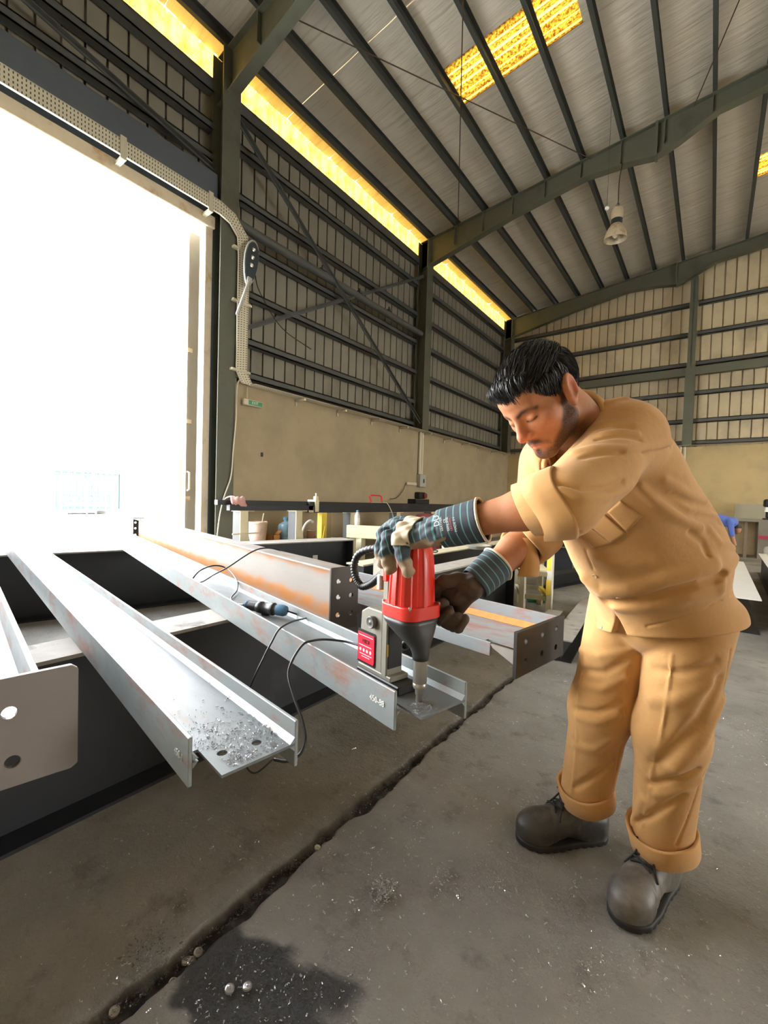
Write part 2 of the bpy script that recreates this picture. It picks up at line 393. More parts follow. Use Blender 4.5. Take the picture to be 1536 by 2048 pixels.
# deep beam above the door, pipe along the first bay, bracing
MB().box((-6.40, -4.3, 5.55), (-6.12, FR[0] - .15, 6.02)).build('header_beam', pm('header paint blue grey', (.085, .10, .12), .5, 0, .15, 3, .08), wl, bevel=.01)
MB().tube([(-6.16, FR[0] + .16, 5.50), (-6.16, FR[1] - .16, 5.50)], .075, 14).build('runway_pipe', M_girt, wl, smooth=True)
def angle_bar(p, q, par):
    m = MB(); m.bar(p, q, .012, .075, (1, 0, 0)); p2 = Vector(p) + Vector((-.03, 0, .0)); q2 = Vector(q) + Vector((-.03, 0, 0)); m.bar(p2, q2, .075, .012, (1, 0, 0)); m.build('brace_bar', M_girt, par)
angle_bar((-6.08, 3.98, 7.02), (-6.08, 9.46, 3.22), wl); angle_bar((-6.12, 3.98, 3.78), (-6.12, 9.46, 6.98), wl)
angle_bar((-6.2, -1.5, 7.1), (-6.2, 3.66, 6.15), wl)
for yy in (5.9, 7.0, 8.05):
    MB().box((-6.22, yy - .05, 5.57), (-6.1, yy + .05, 5.62)).box((-6.17, yy - .015, 5.55), (-6.14, yy + .015, 5.68)).build('pipe_clip', M_girt, wl)
# door
dr = thing('door_1', None, None, (0, 0, 0), kind='structure')
M_cream = pm('cream steel paint', (.62, .52, .38), .55, 0, .15, 5, .1, 60, [((.42, .22, .10), 3, .56, .75)])
M_blue = pm('door edge blue grey', (.09, .115, .15), .5, 0, .2, 4, .05)
MB().box((-6.36, 3.53, 0), (-6.2, 3.64, 5.22)).build('jamb', M_cream, dr)
MB().box((-6.33, 3.64, 0), (-6.24, 3.70, 5.3)).build('jamb_strip', M_blue, dr)
MB().box((-6.40, -4.3, 5.22), (-6.16, 3.66, 5.40)).build('lintel', M_cream, dr, bevel=.01)
MB().box((-6.34, -4.3, 5.40), (-6.24, 3.66, 5.55)).build('track', M_blue, dr)
lf = MB(); lf.box((-6.62, 3.47, .05), (-6.56, 3.52, 5.25)); lf.box((-6.60, 3.5, .05), (-6.57, 6.9, 5.25))
leaf = lf.build('sliding_leaf', pm('sliding leaf grey', (.30, .28, .24), .6, 0, .1, 3, .05), dr)
hd = MB().tube([(-6.57, 3.5, 1.25), (-6.50, 3.5, 1.27), (-6.50, 3.5, 1.53), (-6.57, 3.5, 1.55)], .016, 8); hd.build('handle', M_cream, leaf, smooth=True)
for z in (1.1, 2.3, 3.4): MB().box((-6.57, 3.46, z), (-6.54, 3.54, z + .06)).build('leaf_rail', M_cream, leaf)
# ---- end wall
we = thing('wall_end', None, None, (0, 0, 0), kind='structure')
MB().box((-6.05, 15.4, 0), (XR, YE + .2, 3.0)).build('masonry_wall', M_plaster, we)
def end_sheet(x):
    m = MB(); pr = []
    for k in range(4):
        o = .25*k; pr += [(o, 0), (o + .218, 0), (o + .221, -.06), (o + .247, -.06)]
    pr.append((1.0, 0)); n = len(pr)
    vs = [(x + a, YE - d, 3.0) for a, d in pr] + [(x + a, YE - d, zroof(x + a) + .2) for a, d in pr]
    m.add(vs, [(i, i + 1, n + i + 1, n + i) for i in range(n - 1)]); m.build('cladding_sheet', M_clad, we)
x = XL
while x < XR - .1: end_sheet(x); x += 1.0
def egirt(x0, x1, z, h=.12, name='girt', y=15.64):
    m = MB(); m.box((x0, y, z), (x1, y + .13, z + .02)); m.box((x0, y, z), (x1, y + .012, z + h)); m.box((x0, y, z + h - .02), (x1, y + .13, z + h)); m.build(name, M_girt, we)
for x0, x1 in ((-6.2, -.78), (-.55, 5), (5.2, XR)):
    for z in (3.10, 3.74, 4.56, 5.42, 6.30, 7.18): egirt(x0, x1, z)
    MB().box((x0, 15.42, 5.10), (x1, 15.6, 5.32)).build('tie_beam', M_steel, we)
for x in (-.665, 5.1):
    m = MB(); m.box((x - .09, 15.44, 5.3), (x + .09, 15.455, rafter_bottom(x))); m.box((x - .008, 15.44, 5.3), (x + .008, 15.63, rafter_bottom(x))); m.box((x - .09, 15.62, 5.3), (x + .09, 15.635, rafter_bottom(x)))
    m.build('wind_column', M_steel, we)
    m = MB(); m.box((x - .12, 15.38, 3.0), (x + .12, 15.40, 5.32)); m.box((x - .01, 15.4, 3.0), (x + .01, 15.62, 5.32)); m.box((x - .12, 15.61, 3.0), (x + .12, 15.63, 5.32)); m.build('wind_column', M_steel, we)
# ---- right wall, unseen; its doorway is added to light the end wall
wr = thing('wall_right', None, None, (0, 0, 0), kind='structure')
MB().box((XR, 9.2, 0), (XR + .2, YE, 8)).build('masonry_wall', M_plaster, wr)
MB().box((XR, YB, 0), (XR + .2, 5.2, 8)).build('masonry_wall', M_plaster, wr)
MB().box((XR, 5.2, 4.4), (XR + .2, 9.2, 8)).build('masonry_wall', M_plaster, wr)
wb = thing('wall_back', None, None, (0, 0, 0), kind='structure')
MB().box((-6.5, YB - .2, 0), (XR + .2, YB, 9.3)).build('masonry_wall', M_plaster, wb)
# ================================================================ things in the hall
_R3 = SC.camera.matrix_world.to_3x3()
def on_z(px, py, z):                       # point of the photograph lying at height z above the floor
    d = _R3 @ Vector(((px - 768)/FPX, -(py - 1024)/FPX, -1)); return Vector((0, 0, 1.2)) + d*((z - 1.2)/d.z)
def on_d(px, py, d):                       # point of the photograph at depth d from the lens
    return Vector((0, 0, 1.2)) + _R3 @ Vector(((px - 768)/FPX, -(py - 1024)/FPX, -1))*d
def plate(outline, holes, O, U, V, W):     # polygon plate with round holes [(u,v,r)], thickness vector W
    bm = bmesh.new(); es = []
    for loop in [outline] + [[(u + r*math.cos(t), v + r*math.sin(t)) for t in [2*math.pi*k/16 for k in range(16)]] for u, v, r in holes]:
        vs = [bm.verts.new((x, y, 0)) for x, y in loop]; es += [bm.edges.new((vs[i], vs[(i + 1) % len(vs)])) for i in range(len(vs))]
    bmesh.ops.triangle_fill(bm, use_beauty=True, edges=es)
    r = bmesh.ops.extrude_face_region(bm, geom=bm.faces[:]); 
    for g in r['geom']:
        if isinstance(g, bmesh.types.BMVert): g.co.z += 1
    O, U, V, W = map(Vector, (O, U, V, W)); m = MB()
    bm.verts.index_update(); m.add([O + U*v.co.x + V*v.co.y + W*v.co.z for v in bm.verts], [tuple(v.index for v in f.verts) for f in bm.faces]); bm.free(); return m
def steel_mat(name, base, rust, rl=(.56, .74), rough=(.28, .55), metal=.55, wet=False):
    t = NT(name); n = t.noise(3.5, 6, .65, (.35, 1, 1)); n2 = t.noise(14, 6, .7, (.3, 1, 1))
    c = t.mix(n, tuple(x*.62 for x in base), tuple(min(1, x*1.25) for x in base)); c = t.mix(t.ramp(n2, *rl), c, rust)
    c = t.mix(t.ramp(t.noise(5, 5, .7), .62, .75), c, (.12, .15, .17))
    r = t.ramp(n2, .3, .75, (rough[0],)*3, (rough[1],)*3); t.bump(t.noise(90, 4), .08, .003)
    t.set(c, r, metal); return t.m
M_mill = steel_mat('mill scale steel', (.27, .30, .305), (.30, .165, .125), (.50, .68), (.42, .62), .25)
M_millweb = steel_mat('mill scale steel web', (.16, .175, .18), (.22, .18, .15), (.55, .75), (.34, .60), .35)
M_edge = pm('bare steel edge', (.55, .50, .45), .4, .7, .2, 20, .05)
M_black = pm('black primer', (.012, .014, .018), .5, 0, .3, 4, .05, 60, [((.05, .05, .05), 2, .6, .85)])
M_dusty = pm('dusty primer', (.34, .31, .27), .75, 0, .3, 9, .2, 80, [((.05, .05, .05), 4, .60, .72)])
M_platedark = pm('oxidised plate', (.045, .04, .036), .45, .3, .35, 10, .1, 50, [((.35, .33, .30), 12, .68, .76)])
M_plategrey = pm('grey end plate', (.21, .185, .17), .55, .2, .18, 5, .1, 70, [((.17, .14, .12), 2.5, .55, .75)])
M_chip = pm('steel swarf', (.58, .57, .56), .3, .9, .3, 40, 0)
M_cable = pm('black rubber', (.012, .012, .013), .45, 0, .2, 20, 0)

def side_beam(name, label, C, ang, L, D, B, z0, tf=.0085, tw=.006, mat=M_mill, webmat=M_millweb, cope=0, holes=(), group=None, r=.012, nearlow=None):
    """I beam lying on its side: C = near end of the far flange (x,y), ang = direction of its length, D depth, B flange width"""
    u = Vector((math.cos(ang), math.sin(ang), 0)); n = Vector((math.sin(ang), -math.cos(ang), 0))
    if n.y > 0: n = -n
    C = Vector((C[0], C[1], 0)); zw = z0 + B/2; Z = Vector((0, 0, 1))
    t = thing(name, label, 'steel beam', C + Z*z0, group, 'thing')
    out = [(0, tf), (0, D - tf - .022 if cope else D - tf)] + ([(cope + .03, D - tf - .022), (cope + .03, D - tf)] if cope else []) + [(L, D - tf), (L, tf)]
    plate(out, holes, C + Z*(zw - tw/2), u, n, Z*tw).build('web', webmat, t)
    MB().prism([(0, 0), (L, 0), (L, B), (0, B)], C + Z*z0, u, Z, n*tf).build('flange', mat, t, bevel=.0015)
    zl, zh = (0, B) if nearlow is None else nearlow
    MB().prism([(cope, zl), (L, zl), (L, zh), (cope, zh)], C + Z*z0 + n*(D - tf), u, Z, n*tf).build('flange', mat, t, bevel=.0015)
    for s0, sg, c0 in ((tf, 1, 0), (D - tf, -1, cope)):
        if nearlow is not None and c0 == cope and sg < 0: continue
        for zz in (1, -1):
            MB().prism([(0, 0), (sg*r, 0), (0, zz*r)], C + u*c0 + n*s0 + Z*(zw + zz*tw/2), n, Z, u*(L - c0)).build('root_fillet', mat, t)
    return t, C, u, n
A2 = math.atan2(.134, -.991); A3 = math.atan2(.231, -.973)
b2, C2, u2, n2 = side_beam('steel_beam', 'galvanised grey I beam on its side strewn with metal chips and two drilled holes', (-.689, .624), A2, 5.1, .2, .1, .62, cope=.083,
                 holes=((.055, .068, .0105), (.068, .138, .0105)))
b3, C3, u3, n3 = side_beam('steel_beam', 'grey I beam on its side with the red drill clamped on its end', (-.501, 1.05), A3, 5.3, .2, .1, .62, cope=.066)
# beam with an end plate, running out of the picture beside beam two
b1, C1, u1, n1 = side_beam('steel_beam', 'pale grey I beam with a thick two-hole end plate', (-1.085, .275), A2, 4.6, .2, .2, .62, .012, .008)
pl = plate([(-.062, -.0), (-.062, .205), (-.05, .215), (.30, .215), (.30, .0), (-.05, -.008)], [(.05, .145, .0125), (.045, .045, .0125), (.2, .145, .0125), (.2, .045, .0125)], C1 + Vector((0, 0, .615)), n1, (0, 0, 1), -u1*.014)
pl.build('end_plate', M_plategrey, b1, bevel=.0015)
# stamped numbers on beam webs
def letters(txt, size, O, U, V, mat, parent, name='lettering', depth=.0008):
    cu = bpy.data.curves.new(name, 'FONT'); cu.body = txt; cu.size = size; cu.extrude = depth; cu.align_x = 'CENTER'; cu.align_y = 'CENTER'
    tmp = bpy.data.objects.new(name, cu); COL.objects.link(tmp)
    dg = bpy.context.evaluated_depsgraph_get(); me = bpy.data.meshes.new_from_object(tmp.evaluated_get(dg))
    bpy.data.objects.remove(tmp); U = Vector(U).normalized(); V = Vector(V).normalized(); W = U.cross(V); O = Vector(O)
    M = Matrix((U, V, W)).transposed().to_4x4(); M.translation = O - WLOC[parent]
    me.transform(M); me.materials.clear(); me.materials.append(mat); o = link(name, me, parent); return o
M_chalk = pm('paint marker white', (.75, .75, .72), .7, 0, .1, 20, 0)
letters('450-88', .022, C3 + u3*.135 + n3*.2015 + Vector((0, 0, .672)), -u3, (0, 0, 1), M_chalk, b3, 'stamped_number')
letters('450-1', .020, C2 + u2*.13 + n2*.2015 + Vector((0, 0, .668)), -u2, (0, 0, 1), pm('stamp grey', (.62, .64, .63), .5, .3, .1, 20, 0), b2, 'stamped_number')
# ---- rusty upright beam
def rusty_beam():
    P = Vector((-1.305, 1.43, 0)); Q = Vector((-5.55, 2.36, 0)); u = (Q - P).normalized(); n = Vector((-u.y, u.x, 0)); L = (Q - P).length; z0, z1 = .622, .882; B = .11; Z = Vector((0, 0, 1))
    t = thing('steel_beam', 'upright I beam with orange rust bands and dark end plates', 'steel beam', P + Z*z0, None, 'thing')
    rm = NT('rust banded web'); at = rm.attr('rust'); nz = rm.noise(7, 6, .7, (.3, 1, 1))
    f = rm.mix(1.0, at, rm.ramp(nz, .05, .45), 'MULTIPLY'); c = rm.mix(rm.noise(3, 5, .6, (.4, 1, 1)), (.20, .185, .17), (.31, .29, .265))
    c = rm.mix(f, c, (.40, .15, .022)); rm.bump(rm.noise(60, 4), .15, .004); rm.set(c, .55, .15)
    zs = [z0 + .009, z0 + .03, z0 + .07, z0 + .1, z1 - .07, z1 - .045, z1 - .022, z1 - .009]; ru = [.35, 1, .9, .08, .0, .15, 1, 1]
    V = []; R = []; ns = 60
    for i in range(ns + 1):
        for z, r in zip(zs, ru):
            V.append(P + u*(L*i/ns) + Z*(z + .008*math.sin(i*1.7)*(0 < zs.index(z) < 7)) + n*(-.004)); R.append(r*(.7 + .5*random.random()))
    k = len(zs); F = [(i*k + j, (i + 1)*k + j, (i + 1)*k + j + 1, i*k + j + 1) for i in range(ns) for j in range(k - 1)]
    nv = len(V); V2 = [p + n*.008 for p in V]; F2 = [tuple(nv + q for q in f[::-1]) for f in F]
    npmesh('web', [tuple(p) for p in V + V2], F + F2, rm.m, t, True, cols={'rust': np.array(R + R)})
    M_fl = steel_mat('rusty flange', (.27, .25, .23), (.26, .14, .07), (.5, .7), (.45, .7), .15)
    for z in (z0, z1 - .009): MB().prism([(0, -B/2), (L, -B/2), (L, B/2), (0, B/2)], P + Z*z, u, n, Z*.009).build('flange', M_fl, t, bevel=.001)
    for X, sg, w in ((P, -1, .15), (Q, 1, .12)):
        hs = [(hx, hz, .011) for hx in (-.035, .035) for hz in (.06, .14, .21)]
        plate([(-w/2, -.01), (w/2, -.01), (w/2, z1 - z0 + .012), (-w/2, z1 - z0 + .012)], hs, X + Z*z0, n, Z, u*sg*.012).build('end_plate', M_platedark, t, bevel=.001)
rusty_beam()
# ---- beam with six-hole end plate
M_five = steel_mat('blue grey rusty web', (.29, .32, .335), (.33, .18, .155), (.47, .62), (.4, .65), .2)
A5 = math.atan2(.16, -.987)
b5, C5, u5, n5 = side_beam('steel_beam', 'blue grey I beam with an orange rust line and six-hole dark end plate', (-.455, 1.735), A5, 2.5, .30, .15, .62, .010, .007, M_five, M_five, nearlow=(.03, .079), cope=.11)
plate([(-.02, -.005), (.335, -.005), (.335, .152), (-.02, .152)], [(a, b, .011) for a in (.045, .155, .275) for b in (.042, .112)], C5 + Vector((0, 0, .62)), n5, (0, 0, 1), -u5*.014).build('end_plate', M_platedark, b5, bevel=.001)
MB().prism([(0, 0), (.0, -.055), (.10, -.012), (.11, 0)], C5 + n5*.29 + Vector((0, 0, .694)), u5, (0, 0, 1), n5*.01).build('gusset', M_edge, b5)
MB().prism([(0, 0), (.022, 0), (0, .022)], C5 + n5*.012 + Vector((0, 0, .70)), n5, (0, 0, 1), u5*2.5).build('rust_line', pm('orange rust', (.52, .24, .06), .8, 0, .3, 30, .2), b5)
# ---- supports: black plate girders under the beams
def girder(label, P, Q, w, h, top=M_dusty):
    P = Vector((*P, 0)); Q = Vector((*Q, 0)); u = (Q - P).normalized(); n = Vector((-u.y, u.x, 0)); L = (Q - P).length; Z = Vector((0, 0, 1))
    t = thing('plate_girder', label, 'steel girder', P, None, 'thing')
    MB().prism([(0, 0), (L, 0), (L, w), (0, w)], P + Z*(h - .014), u, n, Z*.014).build('top_flange', top, t)
    MB().prism([(0, 0), (L, 0), (L, w), (0, w)], P, u, n, Z*.014).build('bottom_flange', M_black, t)
    MB().prism([(0, .014), (L, .014), (L, h - .014), (0, h - .014)], P + n*(w/2 - .006), u, Z, n*.012).build('web', M_black, t)
    for k in (.02, L - .03):
        MB().box((0, 0, 0), (.012, w - .02, h - .03), Matrix((u, n, Z)).transposed(), P + u*k + n*.01 + Z*.014).build('stiffener', M_black, t)
    return t
girder('black plate girder with dusty top carrying the near ends of the beams', (-1.775, -.9), (-1.775, 4.9), .22, .619)
g2 = girder('black plate girder with a small paper sticker on its web', (-5.10, .0), (-4.03, 4.63), .36, .619)
MB().box((0, 0, 0), (.004, .07, .07), rotz(-.237), (-4.145, 3.93, .37)).build('sticker', pm('paper sticker', (.6, .58, .52), .8, 0, .2, 40, 0), g2)
g3 = girder('cream topped girder lying between the drill stand and the trestle stool', (-2.42, 2.9), (-2.42, 6.6), .2, .62, pm('cream top flange', (.52, .46, .32), .65, 0, .2, 5, .1))

# ---- cable, connectors
def cable(name, label, pts, r=.0042, group=None, mat=None):
    p = catmull(pts, 8); o = MB().tube(p, r, 8).build(name, mat or M_cable, None, smooth='all', loc=p[0]); return tag(o, label, 'cable', group)
Z = .72
cable('power_cable', 'thin black cable looping over the rusty beam onto its neighbour', [on_z(562, 1101, .886), on_z(535, 1096, .9), on_z(505, 1103, .89), on_z(455, 1135, .80), on_z(430, 1148, .76), on_z(405, 1163, .70), on_z(392, 1163, .685), on_z(386, 1157, .70), on_z(402, 1140, .75), on_z(430, 1131, .77), on_z(455, 1138, .75), on_z(473, 1160, .72), on_z(474, 1180, .69), on_z(462, 1196, .682), on_z(470, 1206, .684), on_z(488, 1210, .697)])
cable('power_cable', 'thin cable hanging over the flange from the blue connector', [on_z(574, 1222, .703), on_z(600, 1231, .685), on_z(612, 1236, .69), on_z(585, 1243, .72), on_z(559, 1258, .728), on_d(543, 1285, 1.50), on_d(530, 1310, 1.48), on_d(502, 1370, 1.46), Vector((-1.36, .92, .34)), Vector((-1.44, 1.02, .14)), Vector((-1.50, 1.12, .02)), Vector((-1.54, 1.25, .005))], .0036)
cable('power_cable', 'cable sagging from the drill stand down past the drilled beam', [on_z(722, 1292, .70), on_z(690, 1283, .70), on_z(650, 1279, .705), on_z(622, 1282, .727), on_z(605, 1290, .729), on_d(586, 1318, 1.30), on_d(577, 1350, 1.27), on_d(588, 1395, 1.22), on_d(604, 1440, 1.17), on_d(611, 1480, 1.13), on_d(600, 1508, 1.11), on_d(575, 1522, 1.10), on_d(548, 1519, 1.11)], .0042)
def connector():
    a = on_z(492, 1210, .705); b = on_z(573, 1222, .705); u = (b - a).normalized(); L = (b - a).length
    t = thing('plug_connector', 'black inline plug and socket with blue cable caps', 'connector', (a + b)/2 - Vector((0, 0, .028)))
    Mb = pm('black connector plastic', (.02, .022, .024), .4, 0, .2, 10, 0); Mu = pm('blue connector plastic', (.06, .17, .30), .4, 0, .15, 10, 0)
    MB().lathe([(.016, 0), (.021, .003), (.022, .014), (.020, .018)], a, u, 14).build('cap', Mu, t, smooth=True)
    MB().lathe([(.019, .018), (.022, .02), (.022, L*.3), (.026, L*.32), (.027, L*.42), (.024, L*.44), (.025, L*.62), (.028, L*.64), (.028, L*.70), (.021, L*.72), (.021, L*.78)], a, u, 18).build('body', Mb, t, smooth=True)
    s, w, _ = frame(u); p = a + u*L*.5; MB().box((-.016, -.02, -.013), (.016, .005, .013), Matrix((u, w, s)).transposed(), p + w*-.012).build('latch', Mb, t, bevel=.003)
    MB().lathe([(.021, L*.78), (.024, L*.79), (.025, L*.93), (.021, L*.985), (.012, L)], a, u, 18).build('cap', Mu, t, smooth=True)
connector()

# ---- swarf, slugs
def chips(name, label, spots, parent=None, mat=M_chip, base=(0, 0, 0)):
    V = []; F = []
    for x, y, z, s in spots:
        n = len(V); k = random.random()
        if k < .72:   # flake
            R = Matrix.Rotation(random.random()*6.28, 3, Vector((random.random() - .5, random.random() - .5, random.random() - .5)).normalized())
            for p in ((-1, -.5, 0), (1, -.35, .1), (.8, .5, 0), (-.9, .45, .3), (0, 0, .6)): V.append(Vector((x, y, z + s*.35)) + R @ (Vector(p)*s*.55))
            F += [(n, n + 1, n + 4), (n + 1, n + 2, n + 4), (n + 2, n + 3, n + 4), (n + 3, n, n + 4), (n + 3, n + 2, n + 1, n)]
        else:         # curl
            a = random.random()*6.28; tn = random.uniform(1, 2.6); L = s*random.uniform(1.2, 3.2); rr = s*.35; d = Vector((math.cos(a), math.sin(a), .1)); e = Vector((-d.y, d.x, 0)); m = int(7*tn)
            for i in range(m + 1):
                q = i/m; t = q*tn*6.28; c = Vector((x, y, z + rr + .001)) + d*(L*(q - .5)) + e*rr*math.cos(t) + Vector((0, 0, rr*math.sin(t)))
                V += [c - d*s*.22, c + d*s*.22]
            F += [(n + 2*i, n + 2*i + 1, n + 2*i + 3, n + 2*i + 2) for i in range(m)]
    m = MB(); m.v = [tuple(p) for p in V]; m.f = F
    o = m.build(name, mat, parent, loc=base if parent is None else None); o['kind'] = 'stuff'
    if label: tag(o, label, 'swarf')
    return o
sp = []
for _ in range(3800):
    x = random.uniform(-1.6, .55); y = random.uniform(.3, 3.2)
    dens = .25 + .9*float(vnoise(np.array(x), np.array(y), 4.5)); 
    if random.random() < dens*.8: sp.append((x, y, .001, random.uniform(.0022, .006)*(1.6 if random.random() < .12 else 1)))
for _ in range(40):       # little heaps
    cx, cy = random.uniform(-1.3, .3), random.uniform(.4, 2.4); n = random.randint(8, 26)
    sp += [(random.gauss(cx, .022), random.gauss(cy, .03), .001 + random.random()*.003, random.uniform(.002, .006)) for _ in range(n)]
chips('floor_swarf', 'bright steel swarf scattered over the concrete floor', sp)
sp = []
for _ in range(1500):
    y = .35 + 2.9*random.random(); x = float(crack_x(np.array(y))) + random.gauss(0, .012); sp.append((x, y, -.012 + random.random()*.008, random.uniform(.002, .006)))
chips('joint_swarf', 'dark swarf packed in the open floor joint', sp, mat=pm('dull swarf', (.16, .15, .15), .4, .7, .5, 60, 0))
sp = []
for _ in range(1000):
    t = min(abs(random.gauss(0, .12)), .5); s = random.uniform(.018, .178)
    if t < .09 and s > .15: continue
    p = C2 + u2*(t + .006) + n2*s; 
    if min((Vector((t + .006, s)) - Vector(h[:2])).length for h in ((.055, .068), (.068, .138))) < .014: continue
    sp.append((p.x, p.y, .6735, random.uniform(.0011, .0036)*(1.7 if random.random() < .08 else 1)))
chips('web_swarf', 'heap of bright swarf on the web of the drilled beam', sp, mat=pm('oily swarf', (.30, .30, .31), .35, .8, .5, 60, 0))
sp = [(random.gauss(-.575, .016), random.gauss(.925, .022), .6735 + random.random()*.003, random.uniform(.0012, .0035)) for _ in range(260)]
chips('web_swarf', 'fine dark swarf gathered round the drill cutter', sp, mat=MATS['oily swarf'])
for _k in range(1):
    sp = [(random.gauss(-.747, .016), random.gauss(1.031, .022), .002 + abs(random.gauss(0, .014)), random.uniform(.004, .008)) for _ in range(240)]
    chips('swarf_clump', 'fist-sized tangle of curly swarf on open floor', sp, mat=pm('matted swarf', (.42, .40, .38), .4, .7, .4, 60, 0))
sp = [(random.gauss(-1.12, .03), random.gauss(.52, .035), .002 + abs(random.gauss(0, .012)), random.uniform(.003, .006)) for _ in range(160)]
chips('swarf_clump', 'tangle of dark swarf in the shadow under the beams', sp, mat=MATS['dull swarf'])
sp = []
for _ in range(260):
    a = random.random()*6.28; r = math.sqrt(random.random()); sp.append((-.78 + .19*r*math.cos(a), .62 + .14*r*math.sin(a), .001, random.uniform(.002, .0055)))
chips('oil_swarf', 'white glinting swarf lying in the oil patch', sp)
M_slug = pm('dull slug', (.30, .27, .22), .5, .5, .3, 60, .1)
slug0 = None
for i, (x, y, z, tilt, s, m_, lab) in enumerate([(-1.030, .600, -.012, .3, 1.0, 0, 'a'), (-1.034, .572, -.014, -.2, 1.05, 0, 'a'), (-1.026, .580, -.016, .5, .9, 0, 'a'), (-1.012, .524, -.012, .2, .85, 3, 'd'),
        (-1.057, .410, -.012, .2, 1.0, 4, 'e'), (-1.034, 1.036, -.010, .2, .9, 1, 'b'), (-.879, .595, .004, .12, .95, 2, 'c'), (-.850, .625, .004, -.1, .95, 2, 'c')]):
    lab = {'a': 'dull brown drilling slug in the heap of three in the floor joint', 'd': 'smaller dull slug lying alone in the floor joint beside the oil patch', 'e': 'dull slug alone at the widest end of the floor joint', 'b': 'pale drilling slug alone in the floor joint', 'c': 'shiny steel drilling slug standing proud in the oil patch'}[lab]
    t = thing('steel_slug', lab, 'metal slug', (x, y, z), {0: 'drilling slugs in the joint', 2: 'shiny slugs in the oil patch'}.get(m_))
    mt = (M_slug, pm('pale slug', (.62, .57, .45), .5, .3, .2, 60, .1), M_chip, M_slug, M_slug)[m_]; ax = Vector((tilt, .1, 1))
    MB().lathe([(.0105*s, 0), (.0118*s, .001), (.0118*s, .006), (.0105*s, .007), (.007*s, .0072), (.0055*s, .0055), (.001, .0055)], (x, y, z), ax, 16).build('disc', mt, t, smooth=True)
    MB().lathe([(.0028, .0055), (.0028, .0075), (.001, .0078)], (x, y, z), ax, 8).build('pip', mt, t, smooth=True)
# ================================================================ wall fixtures
def _traymat():
    t = NT('perforated tray'); b = t.n('ShaderNodeTexBrick'); b.offset = 0
    tc = t.n('ShaderNodeUVMap'); t.l(tc.outputs[0], b.inputs['Vector'])
    b.inputs['Scale'].default_value = 1; b.inputs['Brick Width'].default_value = .036; b.inputs['Row Height'].default_value = .05
    b.inputs['Mortar Size'].default_value = .0125; b.inputs['Mortar Smooth'].default_value = 0
    b.inputs['Color1'].default_value = b.inputs['Color2'].default_value = (.06, .05, .04, 1); b.inputs['Mortar'].default_value = (.66, .61, .47, 1)
    t.set(b.outputs[0], .5, .1); return t.m
M_tray = _traymat(); M_trayp = pm('tray cream', (.60, .55, .42), .5, .2, .12, 6, .05)
def tray(pts, wdir, w, par, name='tray_section'):
    """folded perforated sheet following pts; wdir = width direction for each point"""
    for i in range(len(pts) - 1):
        p, q = Vector(pts[i]), Vector(pts[i + 1]); a, b = Vector(wdir[i])*w/2, Vector(wdir[i + 1])*w/2; L = (q - p).length
        me = bpy.data.meshes.new(name); me.from_pydata([tuple(v - WLOC[par]) for v in (p - a, p + a, q + b, q - b)], [], [(0, 1, 2, 3)])
        uv = me.uv_layers.new(); 
        for k, c in enumerate(((0, 0), (0, w), (L, w), (L, 0))): uv.data[k].uv = c
        me.materials.append(M_tray); o = link(name, me, par)
        sd = o.modifiers.new('thick', 'SOLIDIFY'); sd.thickness = .003
        for s in (-1, 1):
            m = MB(); m.bar(p + a*s*1.0, q + b*s*1.0, .004, .03, (1, 0, 0)); m.build('tray_edge', M_trayp, par)
X = -5.98
t1 = thing('cable_tray', 'cream perforated cable tray crossing above the door and bending down the wall', 'cable tray', (X, 0, 5.4))
z = Vector((0, 0, 1)); yv = Vector((0, 1, 0)); dg = (z + yv).normalized()
ydown = 4.0
tray([(X, -3.2, 5.455), (X, 3.62, 5.455), (X, 3.83, 5.40), (X, 4.01, 5.22), (X, 4.04, 4.9), (X, 4.04, 3.16), (X, 4.15, 2.97)],
     [z, z, (z + yv*.45).normalized(), (z*.45 + yv).normalized(), yv, (yv + z*.2).normalized(), (yv - z*.0).normalized()], .19, t1)
for yy in (-2.1, -.55, 1.02, 2.3, 3.47): MB().box((X - .35, yy - .03, 5.31), (X + .015, yy + .03, 5.345)).box((X + .004, yy - .035, 5.315), (X + .02, yy + .035, 5.59)).build('tray_bracket', M_trayp, t1)
for zz in (3.14, 4.2, 5.0): MB().box((X - .3, 3.86, zz), (X + .012, 4.2, zz + .035)).build('tray_bracket', M_trayp, t1)
t2 = thing('cable_tray', 'grey cable tray on bracket arms along the foot of the cladding', 'cable tray', (-5.95, 9, 2.9))
tray([(-5.93, 4.2, 2.97), (-5.93, 15.2, 2.97)], [Vector((1, 0, 0))]*2, .2, t2)
for k in range(10): MB().box((-6.045, 5.2 + k*1.08, 2.91), (-5.80, 5.24 + k*1.08, 2.95)).box((-6.045, 5.2 + k*1.08, 2.84), (-6.03, 5.24 + k*1.08, 2.95)).build('bracket_arm', M_trayp, t2)
t3 = thing('cable_tray', 'rope-like pale cable tray along the end wall', 'cable tray', (0, 15.3, 3.0))
tray([(-6, 15.3, 3.04), (12, 15.3, 3.04)], [Vector((0, 1, 0))]*2, .16, t3)
